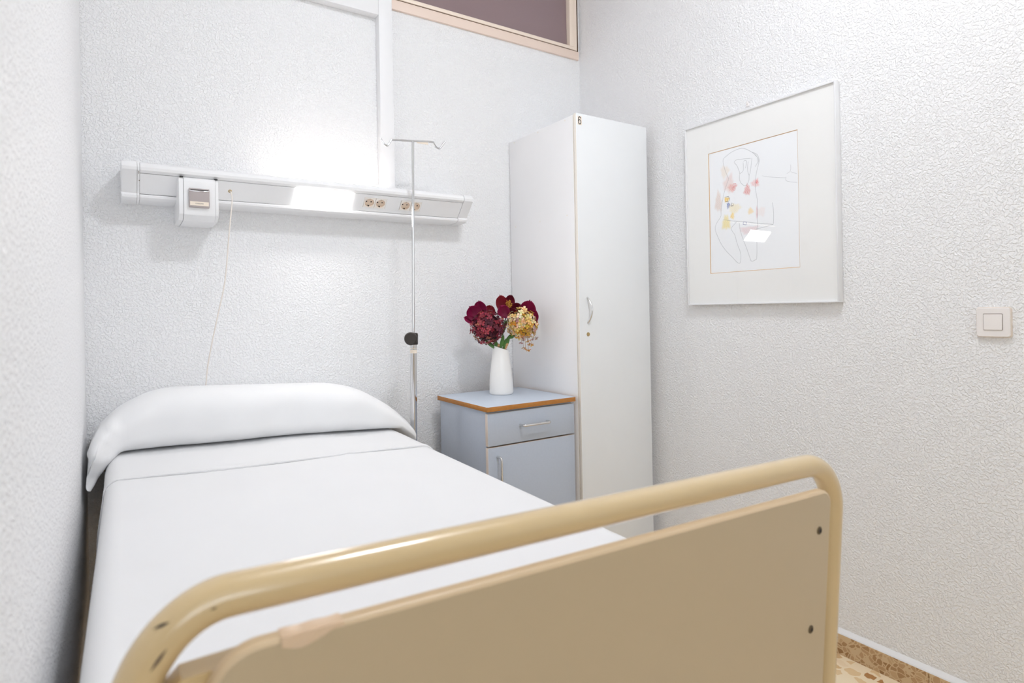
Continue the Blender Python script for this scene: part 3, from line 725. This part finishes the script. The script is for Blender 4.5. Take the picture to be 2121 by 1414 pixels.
b.add(vs, [(0, 1, 5, 4), (1, 2, 6, 5), (2, 3, 7, 6), (3, 0, 4, 7)])
b.build('mat_board', 'mat_board', pic, fo, smooth=0)
e = 0.0022
b = B(); vs = [(mx_, py0, pz0), (mx_, py1, pz0), (mx_, py1, pz1), (mx_, py0, pz1), (mx_+0.0022, py0+e, pz0+e), (mx_+0.0022, py1-e, pz0+e), (mx_+0.0022, py1-e, pz1-e), (mx_+0.0022, py0+e, pz1-e)]
b.add(vs, [(0, 1, 5, 4), (1, 2, 6, 5), (2, 3, 7, 6), (3, 0, 4, 7)]); b.build('mat_bevel', 'bevel', pic, fo, smooth=0)
BL = [(-0.923, 1.6825, 0.0237, 0.0344), (-0.9393, 1.6654, 0.0187, 0.0153), (-1.0057, 1.6435, 0.0134, 0.0196), (-1.0418, 1.6644, 0.0173, 0.0147), (-1.0475, 1.6672, 0.0057, 0.0069), (-0.8729, 1.6174, 0.0157, 0.0392), (-0.9121, 1.6225, 0.0115, 0.0097), (-0.9197, 1.5977, 0.0076, 0.0114), (-0.9076, 1.5301, 0.0182, 0.0277), (-0.9469, 1.5814, 0.0255, 0.0201), (-0.9368, 1.5526, 0.0084, 0.0121), (-1.0187, 1.5607, 0.0111, 0.0117), (-1.0459, 1.5509, 0.0035, 0.0233), (-1.0091, 1.4892, 0.0376, 0.0149), (-1.0633, 1.5522, 0.0192, 0.0173), (-0.905, 1.735, 0.0191, 0.0244)]
BC = [((240, 200, 190), .6), ((236, 150, 140), .6), ((230, 140, 134), .85), ((244, 170, 170), .6), ((238, 100, 100), .8), ((232, 208, 196), .8), ((244, 200, 40), 1), ((80, 104, 180), 1), ((246, 226, 140), .95), ((250, 234, 186), .7), ((250, 212, 80), .9), ((250, 218, 150), .85), ((220, 140, 150), .7), ((240, 208, 210), .7), ((248, 232, 230), .6), ((246, 230, 214), .7)]
PAPER = srgb(248, 249, 252)
def paper_col(y, z):
    c = Vector(PAPER[:3])
    for (by, bz, ry, rz), (rgb, al) in zip(BL, BC):
        an = math.atan2((z-bz)/rz, (y-by)/ry); q = (((y-by)/ry)**2+((z-bz)/rz)**2)*(1+0.28*math.sin(an*3+by*900)+0.18*math.sin(an*7+bz*700))
        if q < 1.6:
            k = al*max(0, min(1, (1.35-q)/0.9))*(0.72+0.28*math.sin((y*2300+z*1500)*(1+0.05*math.sin(z*300))))
            c = c.lerp(Vector(srgb(*rgb)[:3]), k)
    return tuple(c)
b = B(); b.grid(lambda u, v: (mx_+0.0023, py0+(py1-py0)*u, pz0+(pz1-pz0)*v), 190, 240, col=lambda u, v: paper_col(py0+(py1-py0)*u, pz0+(pz1-pz0)*v))
paper = b.build('drawing', 'paper', pic, fo, smooth=0)
LN = {'body': [(-0.9235, 1.7028), (-0.9098, 1.734), (-0.9008, 1.7645), (-0.9003, 1.7851), (-0.9136, 1.7945), (-0.9424, 1.8062), (-0.9821, 1.8102), (-1.0069, 1.8004), (-1.0289, 1.7851), (-1.0506, 1.7715), (-1.0598, 1.7501), (-1.0586, 1.7387), (-1.0517, 1.7169), (-1.0435, 1.6836), (-1.0414, 1.645), (-1.0464, 1.613), (-1.0489, 1.5893), (-1.0472, 1.5118), (-1.0442, 1.4733), (-1.0423, 1.3839), (-1.0332, 1.371), (-1.0199, 1.3681), (-1.0147, 1.3752), (-0.9986, 1.4193), (-0.9835, 1.4565), (-0.9727, 1.4896), (-0.9666, 1.5264)],
 'leg': [(-0.9235, 1.7028), (-0.9109, 1.6766), (-0.9017, 1.6537), (-0.8927, 1.6224), (-0.8845, 1.5826), (-0.8824, 1.5581), (-0.8636, 1.5359), (-0.8546, 1.5121), (-0.8673, 1.4774), (-0.8862, 1.4423), (-0.9098, 1.4134), (-0.9332, 1.3911), (-0.9516, 1.3714), (-0.963, 1.3645), (-0.9701, 1.37), (-0.9717, 1.4018), (-0.9577, 1.4392), (-0.9469, 1.4766), (-0.9377, 1.4898), (-0.931, 1.5047), (-0.9455, 1.5191), (-0.9597, 1.5293)],
 'hem': [(-0.8934, 1.5443), (-0.9364, 1.5336), (-0.9643, 1.5283), (-1.0053, 1.5201), (-1.0537, 1.509), (-1.113, 1.4975), (-1.0792, 1.4922), (-1.0358, 1.4879)], 'curve': [(-1.1105, 1.5794), (-1.1142, 1.5561), (-1.1157, 1.5293), (-1.1138, 1.4993)],
 'f1': [(-1.024, 1.7619), (-0.988, 1.7674), (-0.9604, 1.7699), (-0.9509, 1.7619), (-0.9622, 1.7475), (-0.971, 1.7256), (-0.974, 1.713), (-0.9726, 1.6933), (-0.9791, 1.6761), (-0.9926, 1.6637), (-1.0039, 1.6636), (-1.0132, 1.6776), (-1.016, 1.7007)], 'f2': [(-1.0285, 1.7628), (-1.0272, 1.7455), (-1.0182, 1.7022), (-1.0116, 1.7075), (-1.0099, 1.7295), (-1.0126, 1.7526)], 'f3': [(-0.9924, 1.757), (-0.9992, 1.7594), (-1.0059, 1.754), (-1.0033, 1.7388), (-1.0008, 1.7294)], 'f4': [(-0.974, 1.713), (-0.987, 1.7184), (-0.9918, 1.7293), (-0.99, 1.7535)], 'f5': [(-1.0289, 1.7851), (-1.0441, 1.7711), (-1.0547, 1.7551), (-1.0586, 1.7387)], 'f6': [(-1.0419, 1.7716), (-1.0526, 1.7594), (-1.0544, 1.7435), (-1.0431, 1.7265)],
 'r1': [(-1.0705, 1.6861), (-1.1166, 1.6713), (-1.1673, 1.6596)], 'r2': [(-1.1674, 1.6633), (-1.1691, 1.6481), (-1.2100, 1.6347)], 'r3': [(-1.1861, 1.7039), (-1.1848, 1.682), (-1.1696, 1.674)], 'r4': [(-1.1855, 1.6782), (-1.2087, 1.6662)]}
INK = {'blue_ink': [[(-0.9872, 1.5236), (-1.0008, 1.5199), (-0.9983, 1.5103), (-0.9847, 1.514), (-0.9872, 1.5236)]], 'red_ink': [[(-0.942, 1.679), (-0.956, 1.6784), (-0.9572, 1.6682), (-0.9441, 1.6686), (-0.9393, 1.6634), (-0.9524, 1.663), (-0.9508, 1.6524), (-0.9405, 1.6551), (-0.944, 1.6665)]], 'dark_ink': [[(-0.9329, 1.5896), (-0.9356, 1.6053), (-0.9426, 1.6002), (-0.9399, 1.5885), (-0.932, 1.5938), (-0.9434, 1.5948)], [(-0.9051, 1.6327), (-0.9205, 1.6342), (-0.9251, 1.6233), (-0.9229, 1.6135), (-0.9056, 1.6142)]]}
mkp = lambda u, v: (mx_+0.0019, u, v)
b = B()
for k, pts in LN.items():
    pp = pts if k == 'hem' else [(q.x, q.y) for q in smooth_path([(y, z, 0) for y, z in pts], 5)]
    ribbon(b, pp, 0.0009 if k[0] != 'r' else 0.0006, mkp)
b.build('pencil_lines', 'pencil', paper, fo, smooth=0)
for mt, ls in INK.items():
    b = B()
    for l in ls: ribbon(b, l, 0.0014, mkp)
    b.build('crayon_marks', mt, paper, fo, smooth=0)
B().box(-0.0268, -0.0252, y0+0.004, y1-0.004, z0+0.004, z1-0.004).build('glass', 'glass', pic, fo, smooth=0)
B().box(-0.006, 0.0, -1.010, -0.997, z1+0.018, z1+0.030, 0.002).box(-0.010, -0.004, -1.0075, -1.0, z1+0.026, z1+0.036, 0.001).build('hanging_hook', 'switch', pic, fo, label='small white wall hook just above the frame')

# ================================================================== light switch
so = (0, -1.7725, 1.139)
sw = thing('light_switch', 'cream square rocker light switch on the right wall', 'switch', so)
def rrect(b, x0, x1, yc, zc, hw, hh, r, sh=1.0, mi=0):
    pts = []
    for sx, sz, a in ((1, 1, 0), (-1, 1, PI/2), (-1, -1, PI), (1, -1, 1.5*PI)):
        for k in range(7):
            q = a+PI/2*k/6; pts.append((sx*(hw-r)+r*math.cos(q), sz*(hh-r)+r*math.sin(q)))
    n = len(pts)
    vs = [(x0, yc+u, zc+v) for u, v in pts]+[(x1+(x0-x1)*0.25, yc+u, zc+v) for u, v in pts]+[(x1, yc+u*sh, zc+v*sh) for u, v in pts]
    b.add(vs, [(q*n+i, q*n+(i+1) % n, (q+1)*n+(i+1) % n, (q+1)*n+i) for q in range(2) for i in range(n)]+[tuple(range(n)), tuple(range(2*n, 3*n))], mi)
    return b
rrect(B(), 0.0, -0.0085, so[1], so[2], 0.0405, 0.0425, 0.007, 0.985).build('base_plate', 'switch_base', sw, so)
rrect(B(), -0.0085, -0.0125, so[1], so[2], 0.0385, 0.0405, 0.006, 0.97).build('cover_frame', 'switch', sw, so)
rrect(B(), -0.0120, -0.0129, so[1], so[2]+0.001, 0.0222, 0.0232, 0.002, 1.0).build('rocker_gap', 'gap', sw, so)
rk = rrect(B(), -0.0122, -0.0155, so[1], so[2]+0.0005, 0.0212, 0.0220, 0.0018, 0.96)
rk.build('rocker', 'switch', sw, so)

# ================================================================== hospital bed
bo = (-1.58, -1.0, 0)
bed = thing('hospital_bed', 'beige enamelled hospital bed standing along the left partition', 'bed', bo)
TH = 0.033; KY = 0.045      # the foot end hangs slightly to the right and leans back at the top
def fp_(u, w, d=0.0):
    """foot frame: u along the top rail from its left end, w up, d towards the viewer"""
    o = Vector((-2.050, -1.9, 0.9758))
    return o+u*Vector((1, 0, -TH))+w*Vector((TH, -KY, 1)).normalized()+d*Vector((0, -1, -KY))
Wd = 0.968; r1, r2 = 0.100, 0.082
path = []
zb = -0.88
dul, rul, rwl = -0.004, 0.070, 0.090
path += [fp_(dul, zb+(-rwl-zb)*i/24) for i in range(25)]
path += [fp_(dul+rul-rul*math.cos(PI/2*k/20), -rwl+rwl*math.sin(PI/2*k/20)) for k in range(1, 21)]
path += [fp_(dul+rul+(Wd-dul-rul-r2)*i/40, 0) for i in range(1, 41)]
path += [fp_(Wd-r2+r2*math.sin(PI/2*k/20), -r2+r2*math.cos(PI/2*k/20)) for k in range(1, 21)]
path += [fp_(Wd, -r2+(zb+r2)*i/24) for i in range(1, 25)]
b = B().tube(path, 0.0173, 40)
PAINT = srgb(206, 181, 137)
b.c = []
for q in b.v: b.c.append(PAINT[:3])
rl = b.build('foot_rail', 'tube_paint', bed, bo, smooth=60)
# scuff marks: thin flakes lying on the curved tube
def scuff(p0, p1, w, side):
    p0, p1 = Vector(p0), Vector(p1); sb = B(); n = 10
    def near(q):
        best = min(range(len(path)), key=lambda i: (path[i]-q).length_squared)
        c = path[best]; t = (path[min(best+1, len(path)-1)]-path[max(best-1, 0)]).normalized()
        dv = q-c; dv -= dv.dot(t)*t
        return c+dv.normalized()*0.0176+ t*(q-c).dot(t)
    for i in range(n+1):
        k = i/n; q = p0.lerp(p1, k); t = (p1-p0).normalized(); nn = t.cross(Vector((0, 1, 0))).normalized()
        ww = w*math.sin(PI*min(max(k, 0.04), 0.96))
        sb.v += [near(q+nn*ww/2), near(q), near(q-nn*ww/2)]
    for i in range(n):
        for j in range(2): sb.f.append((3*i+j, 3*i+j+1, 3*i+j+4, 3*i+j+3)); sb.mi.append(0)
    sb.build('scuff', side, rl, bo, smooth=80)
scuff((-2.0390, -1.9082, 0.9657), (-2.0283, -1.9126, 0.9697), 0.0032, 'black')
scuff((-2.0416, -1.9157, 0.9385), (-2.0309, -1.9161, 0.9523), 0.0026, 'dark_ink')
scuff((-2.0013, -1.9170, 0.9727), (-1.9966, -1.9171, 0.9737), 0.0014, 'screw')
# foot panel: rounded board on the viewer's side of the posts
D0, D1 = 0.0195, 0.0340
pts = []
uL, uR, wT, wB, rL, rR = 0.044, 0.905, -0.0285, -0.52, 0.040, 0.024
def corner(cu, cw, r, a0, n=10): return [(cu+r*math.cos(a0+PI/2*k/n), cw+r*math.sin(a0+PI/2*k/n)) for k in range(n+1)]
pts = corner(uR-rR, wT-rR, rR, 0)+corner(uL+rL, wT-rL, rL, PI/2)+corner(uL+rL, wB+rL, rL, PI)+corner(uR-rR, wB+rR, rR, 1.5*PI)
n = len(pts); cu_, cw_ = (uL+uR)/2, (wT+wB)/2
def ring(ins, d):
    out = []
    for i, (u, w) in enumerate(pts):
        a, c = pts[i-1], pts[(i+1) % n]; t = Vector((c[0]-a[0], c[1]-a[1])); t.normalize()
        out.append(fp_(u-t.y*ins, w+t.x*ins, d))
    return out
rs = [ring(0.0015, D0), ring(0, D0+0.0015), ring(0, D1-0.0040), ring(0.0012, D1-0.0014), ring(0.0040, D1)]
vs = [q for r in rs for q in r]
b = B(); b.add(vs, [(k*n+i, k*n+(i+1) % n, (k+1)*n+(i+1) % n, (k+1)*n+i) for k in range(4) for i in range(n)], 1)
b.add(rs[0], [tuple(range(n))], 0); b.add(rs[-1], [tuple(range(n))[::-1]], 0)
fpn = b.build('foot_panel', ['panel', 'panel_edge'], bed, bo, smooth=40, label='beige foot board with a tan edge')
for u, w in ((0.873, -0.087), (0.861, -0.234), (0.05+0.03, -0.10), (0.05+0.03, -0.24)):
    c0, c1 = fp_(u, w, D1-0.001), fp_(u, w, D1+0.0018)
    s = B().tube([c0, c0.lerp(c1, 0.7), c1], [0.0062, 0.0060, 0.0046], 20).build('screw', 'screw', bed, bo, label='dark screw head')
    hx_ = B(); U = Vector((1, 0, -TH)); Wv = Vector((TH, -KY, 1)); dv = Vector((0, -1, -KY))*0.0004
    vs = [c1+dv+U*0.0030*math.cos(PI/3*k)+Wv*0.0030*math.sin(PI/3*k) for k in range(6)]
    hx_.add(vs, [tuple(range(6))]); hx_.build('socket_head', 'black', s, bo, smooth=0)
# clear tape folded over the panel's top edge
def tape_fn(u, v):
    uu = 0.098+0.050*u
    if v < 0.5: return fp_(uu, wT+0.0006+0.0003*math.sin(u*14), D0+(D1-D0)*(v/0.5))
    return fp_(uu, wT+0.0006-(0.008+0.004*math.sin(u*5))*(v-0.5)/0.5, D1+0.0006+0.0004*math.sin(u*17+v*9))
M['tape'] = pmat('yellowed_tape', srgb(222, 196, 168), 0.25, noise=(40, 0.06))
B().grid(tape_fn, 18, 10).build('tape', 'tape', fpn, bo, smooth=60, label='strip of yellowed tape over the top edge')
# bracket behind the panel, bed deck, side rails, head frame, casters
def hexa(b, p, q, w, hgt):
    p, q = Vector(p), Vector(q); t = (q-p).normalized(); s = t.cross(Vector((0, 0, 1))).normalized()*w/2; z = Vector((0, 0, hgt/2))
    b.add([p-s-z, p+s-z, p+s+z, p-s+z, q-s-z, q+s-z, q+s+z, q-s+z], [(0, 1, 2, 3), (4, 5, 6, 7), (0, 1, 5, 4), (1, 2, 6, 5), (2, 3, 7, 6), (3, 0, 4, 7)])
b = B(); b.add([fp_(0.008, -0.070, -0.004), fp_(0.030, -0.048, -0.004), fp_(0.075, -0.046, -0.004), fp_(0.075, -0.125, -0.004), fp_(0.008, -0.125, -0.004)] + [fp_(0.008, -0.070, D0), fp_(0.030, -0.048, D0), fp_(0.075, -0.046, D0), fp_(0.075, -0.125, D0), fp_(0.008, -0.125, D0)],
      [(0, 1, 2, 3, 4), (5, 6, 7, 8, 9)]+[(i, (i+1) % 5, 5+(i+1) % 5, 5+i) for i in range(5)])
b.build('bracket', 'steel_beige', bed, bo, smooth=0)
for x in (-2.045, -1.20):
    b = B(); hexa(b, (x, -1.895, 0.50), (x, -0.06, 0.53), 0.03, 0.06); b.build('side_rail', 'steel_beige', bed, bo, smooth=0)
b = B()
for i in range(12): b.box(-2.03, -1.215, -1.80+i*0.148, -1.80+i*0.148+0.09, 0.548, 0.560, 0.002)
b.build('slatted_deck', 'steel_beige', bed, bo)
b = B()
hp = [(-2.06, -0.055, 0.05), (-2.06, -0.055, 0.66), (-2.03, -0.055, 0.70), (-1.22, -0.055, 0.70), (-1.19, -0.055, 0.66), (-1.19, -0.055, 0.05)]
b.tube(smooth_path(hp, 6), 0.0165, 20); b.build('head_frame', 'steel_beige', bed, bo)
for p in (fp_(dul, zb), fp_(Wd, zb), Vector((-2.06, -0.055, 0.05)), Vector((-1.19, -0.055, 0.05))):
    B().tube([(p.x-0.014, p.y, 0.05), (p.x+0.014, p.y, 0.05)], 0.05, 28).box(p.x-0.018, p.x+0.018, p.y-0.014, p.y+0.014, 0.05, max(0.11, p.z+0.02)).build('caster', 'rubber', bed, bo)

# ------------------------------------------------------------------ mattress and bed linen
def mz(x, y): return 0.742+0.038*(-1.165-x)+0.0107*(y+0.42)     # height of the made bed's top
XLm = lambda y: -2.084-0.0135*(-y)          # left and right top edges
XRm = lambda y: -1.158-0.012*(-y)
mb = B(); ny, nx = 30, 24
def rprof(x0, x1, zb_, r, y):
    """(x,z) points across the mattress, rounded corners"""
    out = []
    for k in range(7): a = PI+PI/2*k/6-PI; 
    return out
def matt_fn(u, v):
    y = -0.03-1.82*v; x0, x1 = XLm(y)+0.012, XRm(y)-0.012
    a = 2*PI*u; ex = 0.16
    cx_, sx_ = math.cos(a), math.sin(a)
    X = (x0+x1)/2+(x1-x0)/2*math.copysign(abs(cx_)**ex, cx_)
    zt = mz(X, y)-0.008; zc_, hz = (zt+0.562)/2, (zt-0.562)/2
    return Vector((X, y, zc_+hz*math.copysign(abs(sx_)**ex, sx_)))
mb.grid(matt_fn, 64, 30)
w = 65
mb.f.append(tuple(range(64))); mb.mi.append(0); mb.f.append(tuple(30*w+i for i in range(64))); mb.mi.append(0)
tag(mb.build('mattress', 'mattress', origin=(-1.62, -0.95, 0.56), smooth=50), 'grey-white mattress lying on the bed under the sheets', 'mattress')

def sheet_pt(s, y, off=0.0, left_drop=0.42, right_drop=0.26, wr=1.0):
    """s 0..1 across: left hem, up, over the top, down the right side"""
    x0, x1 = XLm(y), XRm(y); r = 0.034
    L1, L2, L3 = left_drop, (x1-x0), right_drop
    d = s*(L1+L2+L3)
    if d < L1+r:
        k = L1+r-d                     # distance below the corner start
        if k < r*1.5: 
            a = (k)/(r*1.5)*PI/2 if k > 0 else 0
            x = x0+r-r*math.sin(a)-off*math.sin(a); z = mz(x0, y)-r+r*math.cos(a)+off*math.cos(a)
        else:
            q = k-r*1.5; x = x0-off-0.010*math.sin(min(1, q/0.2)*PI/2)-0.004*math.sin(y*9+q*6)*min(1, q/0.1); z = mz(x0, y)-r-q*0.99
    elif d > L1+L2-r:
        k = d-(L1+L2-r)
        if k < r*1.5:
            a = k/(r*1.5)*PI/2; x = x1-r+r*math.sin(a)+off*math.sin(a); z = mz(x1, y)-r+r*math.cos(a)+off*math.cos(a)
        else:
            q = k-r*1.5; x = x1+off+0.006*math.sin(min(1, q/0.2)*PI/2)+0.004*math.sin(y*8+q*6)*min(1, q/0.1); z = mz(x1, y)-r-q*0.99
    else:
        x = x0+(d-L1); z = mz(x, y)+off
        e_ = min((x-x0)/0.15, (x1-x)/0.15, 1)
        z += wr*e_*(0.0012*math.sin(x*7+y*2.3)+0.0010*math.sin(y*6-x*3.1+1)+0.0006*math.sin(x*19+y*5))
    return Vector((x, y, z))
tsb = B()
YS0, YS1 = -0.17, -1.858
def ts_fn(u, v):
    y = YS0+(YS1-YS0)*v
    p = sheet_pt(u, y)
    if v > 0.985: p.z -= 0.012*(v-0.985)/0.015
    return p
tsb.grid(ts_fn, 150, 110)
w = 151
# hanging foot end
vs0 = len(tsb.v); row = [tsb.v[110*w+i].copy() for i in range(w)]
for k in range(1, 7):
    for i in range(w):
        q = row[i].copy(); q.y = row[i].y-0.004*min(1, k/2); q.z -= 0.04*k if (0.25 < i/w < 0.82) else 0.0; tsb.v.append(q)
for k in range(6):
    for i in range(w-1):
        if not (0.24 < i/w < 0.82): continue
        a = (110*w if k == 0 else vs0+(k-1)*w)+i; c = vs0+k*w+i
        tsb.f.append((a, a+1, c+1, c)); tsb.mi.append(0)
tso = tag(tsb.build('top_sheet', 'sheet', origin=(-1.62, -1.0, 0.75), smooth=80, solid=0.0016), 'smooth white top sheet spread over the hospital bed', 'sheet')
# turned-down cuff of the sheet
cf = B()
YC = -0.575
def cf_fn(u, v):
    s = 0.02+0.965*u
    edge = YC+0.006*math.sin(u*9+0.5)+0.004*math.sin(u*23)+(-0.016*(u-0.5))+0.010*math.exp(-((u-0.66)/0.012)**2)
    y = -0.185+(edge+0.185)*min(1, v/0.96)
    off = 0.0042+0.0008*math.sin(u*30+v*4)+0.0016*math.exp(-((v-0.93)/0.04)**2)*(1+0.8*math.sin(u*17))
    if v > 0.96: off *= (1-v)/0.04*0.75+0.25
    return sheet_pt(s, y, off, 0.42, 0.26, 1.0)
cf.grid(cf_fn, 150, 50)
cf.build('turned_down_cuff', 'sheet', tso, (-1.62, -1.0, 0.75), smooth=80, solid=0.0012, label='turned-down strip of the sheet below the pillow')

# under sheet corner that sticks out below the pillow on the left
us = B()
def us_fn(u, v):
    y = -0.03-0.52*u; z0_ = mz(-2.085, y)-0.03
    fl = 0.030*math.sin(PI*min(1, u*1.0))*v
    return Vector((-2.094-0.004*v-0.6*fl*math.sin(v*2)*u, y-0.02*v, z0_-(0.19+0.05*u)*v+0.004*math.sin(u*20)*v))
us.grid(us_fn, 30, 16)
tag(us.build('under_sheet', 'pillow', origin=(-2.09, -0.3, 0.65), smooth=80, solid=0.0012), 'grey shaded corner of the under sheet hanging left below the pillow', 'sheet')

# ------------------------------------------------------------------ pillow
TOP = [(-2.132, 0.812), (-2.120, 0.850), (-2.098, 0.880), (-2.062, 0.911), (-1.985, 0.949), (-1.930, 0.961), (-1.800, 0.957), (-1.600, 0.945), (-1.400, 0.934), (-1.340, 0.922), (-1.287, 0.905), (-1.194, 0.848), (-1.136, 0.792), (-1.108, 0.757)]
def interp(T, x):
    if x <= T[0][0]: return T[0][1]
    for (a, b_), (c, d) in zip(T[:-1], T[1:]):
        if x <= c:
            k = (x-a)/(c-a); return b_+(d-b_)*k
    return T[-1][1]
FRONT = [(-2.135, -0.335), (-2.06, -0.300), (-1.95, -0.285), (-1.74, -0.292), (-1.55, -0.268), (-1.45, -0.285), (-1.35, -0.300), (-1.22, -0.305), (-1.10, -0.315)]
pl = B()
PX0, PX1 = -2.132, -1.108
def sm(T, x):
    return sum(interp(T, x+dx)*w_ for dx, w_ in ((-.03, .15), (-.015, .2), (0, .3), (.015, .2), (.03, .15)))
def pl_fn(u, v):
    x = PX0+(PX1-PX0)*u; a = 2*PI*v
    zt = sm(TOP, x) if 0.03 < u < 0.97 else interp(TOP, x)
    zb_ = min(mz(max(x, -2.09), -0.2)+0.004, zt-0.02)
    e_ = max(0.0, (-2.050-x)/0.082)                    # 0..1 into the loose open end of the case
    zb_ -= 0.080*e_**1.4
    if x > -1.158: zb_ -= (x+1.158)*0.9
    yf = sm(FRONT, x)-0.085*e_**1.3; yb = -0.018-0.02*max(0, (x+1.3)/0.2)
    c, s_ = math.cos(a), math.sin(a)
    yc = (yf+yb)/2+0.012; hy = (yb-yf)/2
    e1 = 0.72
    Y = yc+hy*math.copysign(abs(c)**e1, c); 
    zc_ = zb_+(zt-zb_)*0.46
    Z = zc_+((zt-zc_) if s_ > 0 else (zc_-zb_))*math.copysign(abs(s_)**(0.80 if s_ > 0 else 0.48), s_)
    wob = 0.0035*math.sin(x*21+a*2)*abs(c)+0.0025*math.sin(x*47+a*3)*abs(c)
    if c < 0:
        Y -= wob
        Y += e_*abs(c)*(0.016*math.sin(Z*62+x*45)+0.010*math.sin(Z*130+x*110))
    x += 0.005*e_*math.sin(a*5+1.0)
    return Vector((x, Y, Z))
pl.grid(pl_fn, 120, 72)
w = 121
pl.f.append(tuple(j*w for j in range(72))); pl.mi.append(0); pl.f.append(tuple(j*w+120 for j in range(72))[::-1]); pl.mi.append(0)
po_ = (-1.62, -0.17, 0.76)
pil = tag(pl.build('pillow', 'pillow', origin=po_, smooth=80), 'long plump white pillow at the head of the bed', 'pillow')
